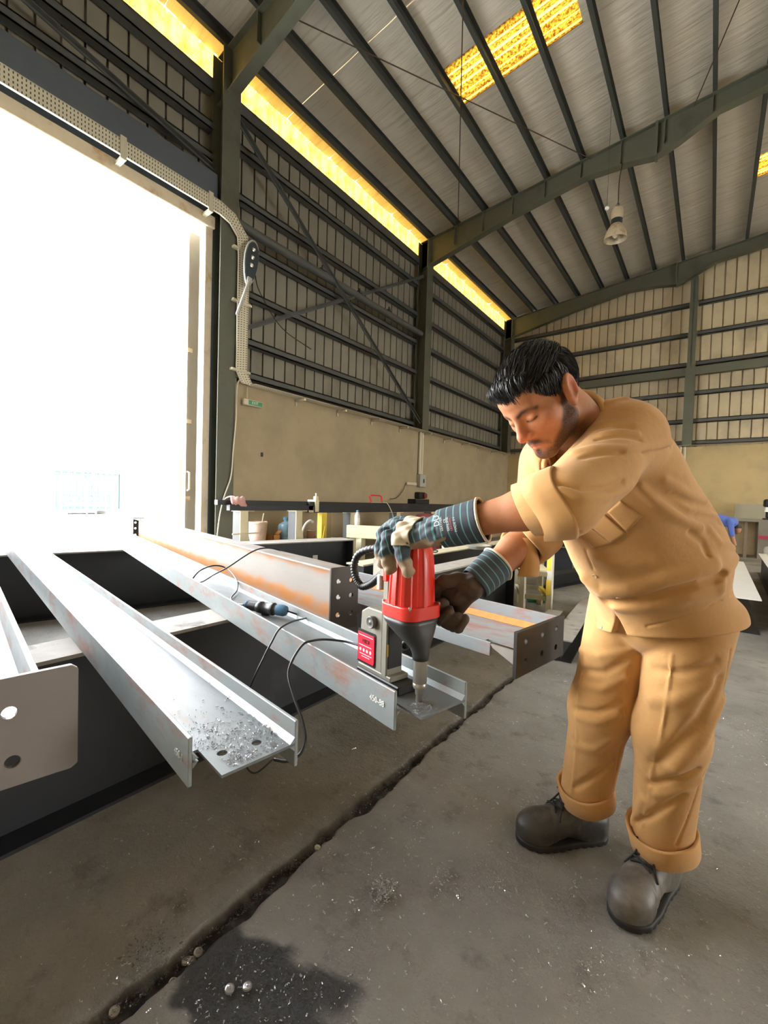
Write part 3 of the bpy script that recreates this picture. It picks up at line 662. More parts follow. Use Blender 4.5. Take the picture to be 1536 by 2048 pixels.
# street lamp head hung on the tray
def street_lamp():
    P = Vector((-5.84, 4.03, 4.44)); Q = Vector((-5.84, 4.13, 5.18)); u = (Q - P).normalized(); s = Vector((1, 0, 0)); v = s.cross(u); L = (Q - P).length
    t = thing('street_lamp', 'LED street lamp head with three lenses tied to the cable tray', 'lamp', P)
    M_sh = pm('lamp shell light grey', (.42, .42, .40), .4, .2, .1, 6, 0); M_fn = pm('lamp heat sink dark', (.055, .07, .08), .5, .2, .2, 30, 0)
    def outline(k=1.0, n=28):
        pts = []
        for i in range(n):
            a = 2*math.pi*i/n; y = -math.cos(a); w = .125*(1 + .18*y)*math.sin(a)*(1 if y > -.55 else 1)
            pts.append((w*k, L/2 + y*L/2*k))
        return pts
    MB().prism(outline(), P - s*.03, v, u, s*.035).build('shell', M_sh, t, bevel=.01, seg=2)
    MB().prism(outline(.9), P + s*.004, v, u, s*.008).build('heat_sink', M_fn, t)
    for k in range(-5, 6): MB().bar(P + u*(L*.2) + v*k*.018 + s*.014, P + u*(L*(.93 - abs(k)*.02)) + v*k*.018 + s*.014, .004, .008, s).build('cooling_fin', M_fn, t)
    for q in (.44, .61, .78):
        c = P + u*L*q + s*.012; MB().lathe([(.034, 0), (.034, .014), (.026, .018)], c, s, 18).build('lens_ring', pm('chrome ring', (.7, .68, .62), .25, .8, .05, 9, 0), t, smooth=True)
        MB().ell(c + s*.018, (.022, .022, .022), 12, 8).build('lens', pm('lens', (.75, .7, .6), .15, .2, .1, 9, 0), t, smooth='all')
    MB().tube([P + u*.1 + s*.02, Vector((-5.83, 3.84, 3.93))], .024, 12).build('arm_pipe', pm('galvanised pipe', (.55, .54, .50), .4, .6, .1, 9, 0), t, smooth=True)
    MB().box((-.04, -.03, -.012), (.04, .05, .02), Matrix((v, u, s)).transposed(), P + u*.08 + s*.012).build('clamp', M_sh, t, bevel=.004)
street_lamp()
cable('hanging_cable', 'thin black cable sagging from the street lamp to the bracing', [(-5.86, 4.16, 4.72), (-6.05, 4.4, 4.55), (-6.1, 4.9, 4.15), (-6.1, 5.6, 3.98)], .008)
cable('hanging_cable', 'thin pale cord dangling below the lamp arm', [(-5.83, 3.84, 3.92), (-5.88, 3.88, 3.65), (-5.95, 3.94, 3.45)], .004, mat=M_trayp)
cable('hanging_cable', 'white cable running down the door column to the floor', [(-6.0, 4.12, 3.02), (-6.0, 3.99, 2.95), (-5.99, 3.97, 2.4), (-5.99, 3.93, 1.9), (-5.99, 3.90, 1.5), (-5.99, 3.78, 1.15), (-5.98, 3.70, .8), (-5.98, 3.66, .3), (-5.98, 3.66, .01)], .010, mat=M_trayp)
# exit sign
def sign():
    t = thing('exit_sign', 'small green exit sign hanging below the cable tray', 'sign', (-6.0, 4.26, 2.64))
    MB().box((-6.02, 4.09, 2.65), (-5.96, 4.44, 2.74)).build('housing', M_trayp, t, bevel=.006)
    f = MB().box((-5.962, 4.17, 2.66), (-5.956, 4.43, 2.73)).build('face', pm('sign green', (.05, .28, .14), .4, 0, .1, 9, 0), t)
    letters('EXIT', .06, (-5.954, 4.29, 2.695), (0, 1, 0), (0, 0, 1), M_chalk, f)
    MB().tube([(-5.99, 4.16, 2.74), (-5.99, 4.16, 2.93)], .006, 6).build('drop_rod', M_trayp, t)
sign()
# isolator box, conduit, sockets
t = thing('switch_box', 'grey isolator switch box at the foot of a wall conduit', 'switch box', (-6.0, 9.42, 1.55))
Mg = pm('grey enamel', (.40, .39, .36), .5, 0, .1, 6, 0)
MB().box((-6.05, 9.28, 1.55), (-5.93, 9.56, 1.88)).build('enclosure', Mg, t, bevel=.012)
MB().box((-5.93, 9.42, 1.66), (-5.91, 9.45, 1.76)).build('lever', M_black, t, bevel=.004)
t = thing('conduit', 'pale vertical conduit from the tray to the switch box', 'conduit', (-6.02, 9.35, 1.88))
for dy in (0, .1): MB().tube([(-6.01, 9.34 + dy, 1.88), (-6.01, 9.34 + dy, 2.95)], .04, 10).build('pipe', M_trayp, t, smooth=True)
t = thing('socket_strip', 'pale socket strip with a trailing lead', 'socket', (-6.02, 9.0, 1.58))
MB().box((-6.05, 8.78, 1.585), (-5.99, 9.22, 1.655)).build('body', M_trayp, t, bevel=.006)
MB().tube(catmull([(-6.02, 8.79, 1.62), (-6.0, 8.72, 1.6), (-6.0, 8.6, 1.42), (-6.0, 8.35, 1.25), (-6.0, 8.1, 1.22)]), .008, 6).build('lead', M_rod, t)
t = thing('wall_motor', 'small black motor unit fixed under the switch box', 'motor', (-5.95, 9.3, 1.13))
MB().box((-6.05, 8.9, 1.12), (-5.8, 9.54, 1.24)).build('base', M_black, t, bevel=.01)
MB().box((-6.05, 9.2, 1.25), (-5.88, 9.48, 1.42)).build('body', M_black, t, bevel=.02)
MB().cyl((-5.9, 9.42, 1.33), (-5.84, 9.42, 1.33), .07, 14).build('wheel', pm('dark red enamel', (.2, .03, .04), .4, 0, .1, 9, 0), t, smooth=True)
MB().box((-6.05, 4.49, 1.86), (-6.04, 4.53, 1.93)).build('fixing_hole', M_black, wl)
# end wall conduits
t = thing('conduit', 'twin pale conduits running down the end wall below the wind column', 'conduit', (-.75, 15.35, 0))
for dx in (0, .1): MB().tube([(-.8 + dx, 15.33, .0), (-.8 + dx, 15.33, 3.0)], .03, 8).build('pipe', M_trayp, t, smooth=True)
# high-bay lamp
def highbay():
    c = Vector((-1.69, 9.45, 6.33)); c.y = 9.3
    t = thing('high_bay_lamp', 'dusty bell-shaped high bay lamp hanging from the roof frame', 'lamp', c)
    prof = [(.205, 0), (.20, .03), (.185, .10), (.155, .18), (.11, .25), (.08, .28)]
    d = [(r - .006, zz) for r, zz in prof[::-1]]
    tl = Vector((.05, -.08, 1))
    MB().lathe(prof + d, c, tl, 28, cap=False).build('reflector', pm('dusty reflector', (.50, .42, .30), .45, .2, .25, 8, 0, 60, [((.28, .2, .12), 9, .5, .7)]), t, smooth=True)
    MB().ell(c + Vector((0, -.01, .12)), (.06, .06, .10), 14, 10).build('bulb', pm('bulb glass', (.8, .75, .62), .15, 0, .05, 5, 0), t, smooth='all')
    MB().lathe([(.08, .28), (.10, .30), (.10, .36), (.085, .37)], c, tl, 20).build('gear_collar', M_black, t, smooth=True)
    MB().lathe([(.09, .37), (.105, .40), (.105, .50), (.085, .56), (.03, .58)], c, tl, 20).build('gear_housing', pm('gear housing', (.38, .31, .21), .6, 0, .15, 9, 0), t, smooth=True)
    top = c + tl*.58; MB().tube(catmull([top, top + Vector((0, .02, .05)), Vector((top.x - .0, top.y + .02, 7.4)), Vector((-1.66, 9.5, rafter_bottom(-1.66)))], 4), .009, 6).build('cord', M_rod, t)
    MB().tube([top, top + Vector((.03, 0, .04)), top + Vector((.0, 0, .08)), top + Vector((-.03, 0, .04)), top], .006, 6).build('hook', M_rod, t)
highbay()
tag(MB().ell((-1.72, 8.6, 6.55), .035, 10, 8).build('ceiling_sensor', pm('white plastic', (.7, .7, .66), .4, 0, .05, 9, 0), None, smooth='all', loc=(-1.72, 8.6, 6.55)), 'small white ball hanging near the high bay lamp', 'sensor')
MB().tube([(-1.72, 8.6, 6.58), (-1.72, 8.6, zroof(-1.72))], .003, 5).build('cord', M_rod, bpy.data.objects['ceiling_sensor'])

# ================================================================ work benches and clutter
M_crm = pm('cream paint worn', (.62, .55, .36), .6, 0, .12, 5, .1, 60, [((.25, .2, .12), 4, .62, .74)])
M_yel = pm('yellow paint', (.80, .58, .06), .55, 0, .12, 6, .05)
def bench():
    t = thing('steel_bench', 'long black steel bench rail on cream gusset legs beside the wall', 'work bench', (-4.95, 5, 0))
    MB().box((-5.06, 3.06, 1.07), (-4.98, 5.0, 1.135)).build('back_rail', M_black, t, bevel=.004)
    MB().box((-4.96, 3.17, 1.00), (-4.88, 4.62, 1.075)).build('front_rail', M_black, t, bevel=.004)
    MB().box((-5.04, 4.58, .965), (-4.92, 12.6, 1.135)).build('main_rail', M_black, t, bevel=.006)
    m = MB()
    for a, b, c, d in ((-.06, -.05, .06, -.045), (-.06, .045, .06, .05), (-.06, -.05, -.052, .05), (.052, -.05, .06, .05)): m.box((-4.94 + a, 4.52, 1.02 + b), (-4.94 + c, 4.62, 1.02 + d))
    m.build('box_end', M_edge, t)
    for y, col in ((3.38, M_crm), (4.33, M_crm), (5.55, M_crm), (6.9, M_crm), (8.2, M_crm), (8.95, M_crm), (10.2, M_crm)):
        zt = 1.0 if y < 4.6 else .965
        MB().prism([(0, 0), (.30, 0), (.12, zt*.72), (.12, zt - .01), (0, zt - .01)], (-4.90, y - .04, 0), (0, 1, 0), (0, 0, 1), (-.012, 0, 0)).build('gusset_leg', col, t)
        MB().box((-5.10, y - .02, 0), (-4.92, y + .10, zt - .01)).build('leg', M_black if y < 4.6 else M_girt, t)
        MB().box((-5.08, y - .06, zt - .012), (-4.88, y + .16, zt)).build('cap_plate', M_crm, t)
    MB().box((-5.0, 4.82, 0), (-4.9, 4.93, .965)).build('leg', M_yel, t); MB().box((-5.1, 4.93, 0), (-4.92, 5.05, .965)).build('leg', pm('rusty leg', (.28, .2, .1), .7, 0, .2, 6, .1), t)
    MB().prism([(0, 0), (.14, 0), (.14, .75)], (-4.87, 4.72, .0), (0, 1, 0), (0, 0, 1), (-.012, 0, 0)).build('gusset_leg', M_yel, t)
    MB().tube([(-4.86, 3.2, .7), (-4.86, 3.62, .7)], .012, 6).build('cross_pin', M_crm, t)
    return t
bench()
t = thing('bench_clamp', 'small rusty screw clamp standing on the bench rail', 'clamp', (-4.95, 4.70, .98))
MB().box((-5.07, 4.66, 1.135), (-4.9, 4.74, 1.165)).box((-4.905, 4.66, .98), (-4.885, 4.74, 1.165)).box((-4.95, 4.67, 1.165), (-4.89, 4.73, 1.22)).build('jaw', M_crm, t, bevel=.004)
MB().cyl((-4.92, 4.70, 1.22), (-4.92, 4.70, 1.27), .012, 8).build('screw', M_edge, t, smooth=True)
# rag
def rag():
    V = []; n = 14
    for i in range(n):
        for j in range(n):
            a, b = i/(n - 1), j/(n - 1); V.append((-5.10 + .24*a, 3.22 + .22*b + .03*math.sin(a*5), 1.137 + .035*abs(math.sin(a*4 + b*3)) + .02*abs(math.sin(b*9 + a)) - (.10*max(0, a - .72)/.28)))
    F = [(i*n + j, (i + 1)*n + j, (i + 1)*n + j + 1, i*n + j + 1) for i in range(n - 1) for j in range(n - 1)]
    o = npmesh('cleaning_rag', V, F, pm('pink rag', (.55, .30, .26), .9, 0, .15, 12, .1), loc=(-4.98, 3.33, 1.137)); s = o.modifiers.new('t', 'SOLIDIFY'); s.thickness = .006
    tag(o, 'crumpled pink cleaning rag on the end of the bench rail', 'rag')
rag()
# red hand saw frame on the rail
t = thing('hacksaw', 'red framed hacksaw standing on the black bench rail', 'saw', (-4.96, 6.25, 1.135))
MB().tube([(-4.96, 6.12, 1.15), (-4.96, 6.06, 1.25), (-4.96, 6.12, 1.275), (-4.96, 6.36, 1.275), (-4.96, 6.42, 1.25), (-4.96, 6.44, 1.15)], .014, 8).build('frame', pm('red enamel', (.62, .03, .04), .35, 0, .1, 9, 0), t, smooth=True)
MB().box((-4.962, 6.12, 1.137), (-4.958, 6.44, 1.155)).build('blade', M_edge, t)
cable('power_cable', 'white lead hanging from the hacksaw end of the rail', [(-4.9, 6.40, 1.15), (-4.86, 6.48, 1.13), (-4.84, 6.58, 1.0), (-4.82, 6.62, .86), (-4.82, 6.63, .5), (-4.8, 6.66, .02)], .008, mat=M_trayp)
# low shelf with bucket, water carboy, orange box
t = thing('low_shelf', 'low timber shelf on blocks along the wall', 'shelf', (-5.7, 4.6, 0))
MB().box((-6.02, 3.98, .42), (-5.4, 5.9, .46)).build('board', pm('grey board', (.30, .24, .17), .8, 0, .2, 5, .1), t)
for y in (4.05, 4.9, 5.75): MB().box((-6.0, y, 0), (-5.45, y + .12, .42)).build('block', M_plaster, t)
c = Vector((-5.7, 4.2, .46))
t = thing('paint_bucket', 'paint-smeared pink bucket with a stirring stick', 'bucket', c)
prof = [(.125, 0), (.13, .02), (.147, .30), (.156, .305), (.156, .325), (.147, .335), (.140, .33), (.128, .1), (.12, .012)]
MB().lathe(prof, c, (0, 0, 1), 28).build('bucket_body', pm('smeared bucket', (.68, .50, .40), .6, 0, .15, 9, .1, 60, [((.45, .25, .18), 6, .5, .7)]), t, smooth=True)
MB().tube([c + Vector((.03, .0, .05)), c + Vector((-.06, .16, .46))], .010, 6).build('stick', M_crm, t)
MB().lathe([(.127, .16), (.13, .16)], c, (0, 0, 1), 20).build('paint', M_crm, t)
c = Vector((-5.68, 4.75, .46))
t = thing('water_carboy', 'blue plastic water carboy with a blue cap', 'carboy', c)
MB().lathe([(.10, 0), (.125, .015), (.13, .05), (.122, .07), (.13, .09), (.13, .14), (.122, .16), (.13, .18), (.13, .23), (.115, .28), (.06, .315), (.035, .325), (.035, .36)], c, (0, 0, 1), 26).build('bottle', pm('blue tinted plastic', (.22, .36, .45), .2, 0, .12, 5, 0), t, smooth=True)
MB().lathe([(.042, .35), (.045, .36), (.043, .395), (.02, .40)], c, (0, 0, 1), 16).build('cap', pm('blue cap', (.08, .30, .50), .4, 0, .1, 9, 0), t, smooth=True)
t = thing('cardboard_box', 'small open orange box beside the carboy', 'box', (-5.64, 4.47, .46)); Mo = pm('orange card', (.55, .25, .07), .8, 0, .15, 8, .05)
MB().box((-5.74, 4.40, .46), (-5.56, 4.54, .47)).box((-5.74, 4.40, .46), (-5.73, 4.54, .58)).box((-5.57, 4.40, .46), (-5.56, 4.54, .58)).box((-5.74, 4.40, .46), (-5.56, 4.41, .58)).box((-5.74, 4.53, .46), (-5.56, 4.54, .58)).build('walls', Mo, t)
MB().box((-.05, 0, 0), (.05, .09, .004), Matrix.Rotation(.7, 3, 'X'), (-5.65, 4.54, .58)).build('flap', Mo, t)
t = thing('offcut_tin', 'brown open tin standing near the yellow leg', 'tin', (-5.6, 5.25, .46))
MB().lathe([(.07, 0), (.075, .01), (.075, .17), (.072, .17), (.07, .02)], (-5.6, 5.25, .46), (0, 0, 1), 18).build('can', pm('brown tin', (.35, .18, .08), .5, .2, .2, 9, .1), t, smooth=True)
MB().lathe([(.0765, .16), (.079, .165), (.0765, .17)], (-5.6, 5.25, .46), (0, 0, 1), 18, cap=False).build('rim', M_edge, t, smooth=True)
cable('coiled_hose', 'white hose bent in an arch by the yellow leg', [(-5.45, 4.86, .47), (-5.42, 4.88, .62), (-5.42, 4.95, .74), (-5.42, 5.05, .80), (-5.42, 5.12, .78)], .025, mat=M_chalk)
# cream cross beam on trestles with bottle and bolts
t = thing('cream_trestle', 'cream painted timber trestle carrying a plastic bottle', 'trestle', (-3.9, 5.0, 0))
p, q = Vector((-4.36, 4.84, .71)), Vector((-2.7, 5.45, .71))
MB().bar(p, q, .12, .19).build('beam', M_crm, t, bevel=.006)
for k in (.12, .85): MB().bar(p.lerp(q, k) - Vector((0, 0, .095)), Vector((*p.lerp(q, k).xy, 0)), .1, .1).build('leg', M_crm, t)
for k in (.3, .36, .42): MB().cyl(p.lerp(q, k) + Vector((0, 0, .09)), p.lerp(q, k) + Vector((0, 0, .14)), .012, 8).build('bolt', M_rod, t)
c = Vector((-4.23, 4.90, .805)); t = thing('water_bottle', 'clear plastic water bottle with blue cap on the cream trestle', 'bottle', c)
MB().lathe([(.035, 0), (.04, .01), (.04, .13), (.037, .15), (.018, .185), (.015, .20)], c, (0, 0, 1), 18).build('bottle', pm('clear plastic', (.62, .62, .56), .12, 0, .05, 5, 0), t, smooth=True)
MB().lathe([(.018, .195), (.018, .222), (.01, .224)], c, (0, 0, 1), 14).build('cap', MATS['blue cap'], t, smooth=True)
MB().lathe([(.0405, .05), (.0405, .11)], c, (0, 0, 1), 18).build('wrapper', M_chalk, t, smooth=True)
c = Vector((-4.5, 6.45, .62)); t = thing('red_canister', 'red canister on a timber block below the rail', 'canister', (-4.5, 6.45, .0))
MB().box((-4.7, 6.15, 0), (-4.3, 6.9, .62)).build('block', pm('brown timber', (.36, .22, .10), .8, 0, .2, 6, .1), t)
MB().lathe([(.09, 0), (.095, .02), (.095, .2), (.06, .25), (.025, .26)], c, (0, 0, 1), 18).build('body', MATS['red enamel'], t, smooth=True)
MB().cyl(c + Vector((0, 0, .26)), c + Vector((0, 0, .30)), .022, 10).build('cap', M_black, t, smooth=True)
c = Vector((-4.55, 7.4, .0)); t = thing('red_drum', 'dull red rounded drum behind the glove under the rail', 'drum', c)
MB().lathe([(.26, 0), (.27, .02), (.27, .84), (.20, .93), (.06, .95)], c, (0, 0, 1), 24).build('shell', pm('dull red drum', (.24, .05, .05), .5, 0, .15, 6, .05), t, smooth=True)
for zz in (.3, .6): MB().lathe([(.27, zz - .015), (.278, zz), (.27, zz + .015)], c, (0, 0, 1), 24, cap=False).build('hoop', MATS['dull red drum'], t, smooth=True)
# clutter on girders behind the drill
def tool_heap():
    base = Vector((-2.32, 3.55, .62))
    t = thing('chain_hoist', 'black chain heaped on the girder behind the drill', 'chain', base); M_ch = pm('black chain', (.02, .02, .02), .4, .5, .2, 9, 0)
    for k in range(16):
        a = random.random()*6.28; c = base + Vector((random.gauss(0, .07), random.gauss(0, .14), .02 + .07*random.random())); R = Matrix.Rotation(random.random()*3, 3, Vector((random.random(), random.random(), random.random())).normalized())
        m = MB().tube([c + R @ Vector((.028*math.cos(q), .018*math.sin(q), 0)) for q in [6.28*i/12 for i in range(13)]], .006, 6, cap=False); m.build('link', M_ch, t, smooth='all')
tool_heap()
t = thing('grease_gun', 'blue grey cylinder tool lying on the cream girder', 'tool', (-2.32, 3.1, .62))
MB().lathe([(.02, 0), (.035, .01), (.035, .30), (.02, .33), (.01, .36)], (-2.35, 2.98, .66), (.25, 1, 0), 16).build('barrel', pm('blue grey enamel', (.16, .22, .27), .4, .2, .15, 9, 0), t, smooth=True)
MB().box((-2.33, 3.1, .64), (-2.26, 3.13, .78)).build('lever', M_edge, t, bevel=.004)
t = thing('paint_tray', 'flat grey metal tray lying on the cream topped girder', 'tray', (-2.32, 5.0, .62))
MB().lathe([(.12, 0), (.15, .03), (.155, .045), (.15, .045), (.115, .006), (.01, .006)], (-2.30, 5.0, .62), (0, 0, 1), 22).build('dish', pm('grey tray', (.36, .35, .31), .4, .3, .1, 9, 0), t, smooth=True)
MB().lathe([(.155, .04), (.16, .045), (.155, .05)], (-2.30, 5.0, .62), (0, 0, 1), 22, cap=False).build('rim', M_edge, t, smooth=True)
# trestle stool with sprayed posts
def stool():
    t = thing('steel_stool', 'worn cream steel stool frame with yellow sprayed back post', 'stool', (-1.5, 4.85, 0))
    A, B = Vector((-1.60, 4.63, 0)), Vector((-1.34, 4.72, 0)); dn = Vector((-.26, .52, 0)); Cc, D = A + dn, B + dn; w = .058
    M_w = pm('stool cream white', (.70, .66, .54), .6, 0, .1, 8, .05, 60, [((.35, .3, .2), 6, .62, .75)]); M_ol = pm('stool olive', (.34, .30, .18), .6, 0, .15, 8, .05)
    def post(P, h, m, name='leg'): return MB().box((P.x - w/2, P.y - w/2, 0), (P.x + w/2, P.y + w/2, h)).build(name, m, t, bevel=.003)
    post(A, .47, M_w); post(Cc, .47, M_ol); b = post(B, 1.06, M_w); post(D, 1.06, M_ol)
    for z0, z1 in ((.24, .40), (.50, .72)): MB().box((B.x - w/2 - .002, B.y - w/2 - .002, z0), (B.x + w/2 - .012, B.y - w/2, z1)).build('paint_patch', M_yel, b)
    def rail(P, Q, z, m, h=.05, name='rail'): MB().bar((P.x, P.y, z), (Q.x, Q.y, z), .04, h).build(name, m, t, bevel=.003)
    for z in (.20, .455): rail(A, B, z, M_ol); rail(Cc, D, z, M_ol); rail(A, Cc, z, M_w); rail(B, D, z, M_yel if z < .3 else M_w)
    rail(B, D, .95, M_ol, .07, 'back_rail')
    MB().prism([(0, 0), (1, 0), (1, 1), (0, 1)], (A.x, A.y, .48), B - A, dn, (0, 0, .012)).build('seat_plate', M_crm, t)
stool()
# loose sections on the floor
def loose_h(label, P, Q, w, h, mat, tp):
    P, Q = Vector((*P, 0)), Vector((*Q, 0)); u = (Q - P).normalized(); n = Vector((-u.y, u.x, 0)); L = (Q - P).length; zz = Vector((0, 0, 1))
    t = thing('steel_section', label, 'steel section', P, None, 'thing')
    MB().prism([(0, 0), (L, 0), (L, .01), (0, .01)], P, u, zz, n*w).build('flange', mat, t)
    MB().prism([(0, 0), (L, 0), (L, .01), (0, .01)], P + zz*(h - .01), u, zz, n*w).build('flange', tp, t)
    MB().prism([(0, .01), (L, .01), (L, h - .01), (0, h - .01)], P + n*(w/2), u, zz, n*.008).build('web', mat, t)
    return t
loose_h('dark steel section on the floor behind the six-hole end plate', (-.80, 3.45), (-.95, 5.2), .16, .17, M_black, M_dusty)
loose_h('second dark steel section on the floor beside the stool', (-1.03, 3.4), (-1.14, 4.5), .14, .14, M_black, M_dusty)
loose_h('short black H section offcut beyond the stool', (-1.75, 6.3), (-1.45, 7.5), .20, .20, M_black, M_black)
loose_h('long black section lying across the floor far behind the stool', (-4.2, 7.4), (-1.9, 8.0), .2, .45, M_black, M_girt)
loose_h('grey section across the floor between the stool and the end wall', (-3.6, 9.3), (-1.0, 10.2), .2, .4, M_black, M_girt)
t = thing('gas_bottle', 'green glass bottle lying under the stool', 'bottle', (-1.75, 5.3, .04))
MB().lathe([(.035, 0), (.04, .01), (.04, .18), (.015, .25), (.015, .29)], (-1.75, 5.25, .041), (1, .6, 0), 16).build('bottle', pm('green glass', (.04, .35, .12), .2, 0, .1, 9, 0), t, smooth=True)
MB().lathe([(.017, .28), (.017, .30), (.01, .302)], (-1.75, 5.25, .041), (1, .6, 0), 12).build('cap', M_black, t, smooth=True)
# right-hand side: white painted beams, machine table
M_wh = pm('white primer', (.70, .69, .66), .6, 0, .08, 4, .05)
w1 = loose_h('wide white primed plate girder lying behind the man', (.42, 5.5), (.46, 9.4), .45, .34, M_black, M_wh)
w2 = loose_h('narrow white primed beam resting beside the wide girder', (.60, 5.0), (.75, 11.0), -.12, .38, M_black, M_wh)
w3 = loose_h('white primed flange piece near the frame edge', (.75, 4.6), (.78, 5.2), -.2, .2, M_black, M_wh)
def machine():
    t = thing('machine_table', 'grey steel machine table with splash board against the end wall', 'machine', (.85, 14.6, 0)); Mm = pm('machine grey', (.24, .22, .18), .6, .1, .2, 4, .05)
    MB().box((.3, 14.3, .92), (2.6, 15.2, .98)).build('table_top', Mm, t); MB().box((.5, 15.2, .98), (2.2, 15.25, 1.38)).build('splash_board', pm('board olive', (.36, .33, .24), .7, 0, .1, 4, .05), t)
    for x in (.55, .72): MB().box((x - .035, 14.4, 0), (x + .035, 14.5, .92)).build('leg', pm('brown leg', (.2, .15, .1), .6, 0, .1, 5, 0), t)
    MB().box((.95, 14.3, 0), (2.4, 15.1, .92)).build('cabinet', Mm, t); MB().box((.96, 14.28, .50), (2.4, 14.3, .58)).build('red_stripe', pm('red stripe', (.5, .05, .1), .5, 0, .1, 4, 0), t)
    m = thing('drill_press', 'small black bench machine standing on the grey machine table', 'machine', (1.15, 14.6, .98))
    MB().box((1.05, 14.5, .98), (1.35, 14.8, 1.02)).build('foot', M_black, m); MB().box((1.10, 14.6, 1.02), (1.25, 14.75, 1.35)).build('column', M_black, m, bevel=.02)
    MB().box((1.05, 14.45, 1.3), (1.3, 14.8, 1.5)).build('head', M_black, m, bevel=.03); MB().lathe([(.05, 0), (.03, .12)], (1.1, 14.5, 1.18), (0, 0, 1), 12).build('chuck', M_chalk, m, smooth=True)
machine()
t = thing('white_canister', 'white canister standing on the floor before the machine table', 'canister', (1.15, 13.5, 0))
MB().lathe([(.14, 0), (.15, .02), (.15, .30), (.12, .36), (.05, .38)], (1.15, 13.5, 0), (0, 0, 1), 18).build('body', M_wh, t, smooth=True); MB().cyl((1.15, 13.5, .38), (1.15, 13.5, .42), .04, 10).build('cap', M_black, t, smooth=True)

# ================================================================ outside
M_yard = pm('yard concrete', (.62, .60, .55), .9, 0, .12, 1.2, .1, 20, [((.4, .38, .33), .4, .55, .8)])
o = MB().box((-120, -80, -.12), (-6.9, 90, -.02)).build('ground', M_yard, None); o['kind'] = 'structure'
o = MB().box((XR + .2, -80, -.12), (120, 90, -.02)).build('ground', M_yard, None); o['kind'] = 'structure'
o = MB().box((-6.9, -80, -.12), (XR + .2, YB, -.02)).build('ground', M_yard, None); o['kind'] = 'structure'
def container():
    x = -25.5; t = thing('shipping_container', 'sun-bleached teal shipping container with a boxed notice in the yard', 'container', (x, 8.4, -.02)); y0, y1, z0, z1 = 6.9, 9.9, .28, 2.12
    Mt = pm('teal container', (.05, .085, .085), .6, 0, .1, 2, 0); 
    pr = []; k = y0
    while k < y1 - .05: pr += [(k, 0), (k + .10, 0), (k + .14, .05), (k + .24, .05)]; k += .28
    pr += [(y1, 0)]; m = MB(); n = len(pr)
    m.add([(x - d, yy, z0) for yy, d in pr] + [(x - d, yy, z1) for yy, d in pr], [(i, i + 1, n + i + 1, n + i) for i in range(n - 1)]); m.build('corrugated_side', Mt, t)
    MB().box((x - 2.3, y0, z0), (x - .06, y1, z1)).build('body', Mt, t)
    MB().box((x - 2.3, y0 - .02, z1), (x + .02, y1 + .02, z1 + .1)).build('top_rail', Mt, t); MB().box((x - 2.3, y0 - .02, z0 - .12), (x + .02, y1 + .02, z0)).build('bottom_rail', Mt, t)
    for yy in (y0, y1): MB().box((x - .1, yy - .06, z0 - .12), (x + .03, yy + .06, z1 + .1)).build('corner_post', Mt, t)
    for yy in (y0 + .3, y1 - .3): MB().box((x - 2.2, yy - .3, -.02), (x - .05, yy + .3, z0 - .12)).build('block', M_yard, t)
    b = MB(); a0, a1, c0, c1 = y0 + .25, y1 - .5, .42, 1.02
    for q in (((a0, c0), (a1, c0)), ((a1, c0), (a1, c1)), ((a1, c1), (a0, c1)), ((a0, c1), (a0, c0))): b.bar((x + .02, *q[0]), (x + .02, *q[1]), .03, .03)
    s = b.build('notice_frame', M_chalk, t)
    letters('eco container', .27, (x + .02, (a0 + a1)/2, .83), (0, 1, 0), (0, 0, 1), M_chalk, t); letters('bamboo flooring', .27, (x + .02, (a0 + a1)/2, .57), (0, 1, 0), (0, 0, 1), M_chalk, t)
    l = thing('ladder', 'white ladder leaning against the teal container', 'ladder', (x + .5, 8.4, -.02))
    for yy in (8.1, 8.5): MB().bar((x + .7, yy, -.02), (x + .06, yy, 2.3), .05, .04).build('stile', M_chalk, l)
    for k in range(8): f = (k + 1)/9; MB().bar((x + .7 - .64*f, 8.1, 2.32*f - .02), (x + .7 - .64*f, 8.5, 2.32*f - .02), .03, .03).build('rung', M_chalk, l)
container()
t = thing('gantry_post', 'pale yellow gantry post with a thin crossbar in the yard', 'post', (-12, 6.2, -.02)); MB().box((-12.04, 6.16, -.02), (-11.96, 6.24, 2.42)).build('post', pm('faded yellow', (.30, .22, .05), .7, 0, .1, 4, 0), t); MB().box((-12.02, 6.2, 2.36), (-11.98, 8.6, 2.42)).build('crossbar', M_girt, t)
MB().box((-12.15, 6.05, -.02), (-11.85, 6.35, .0)).build('foot_plate', M_girt, t)
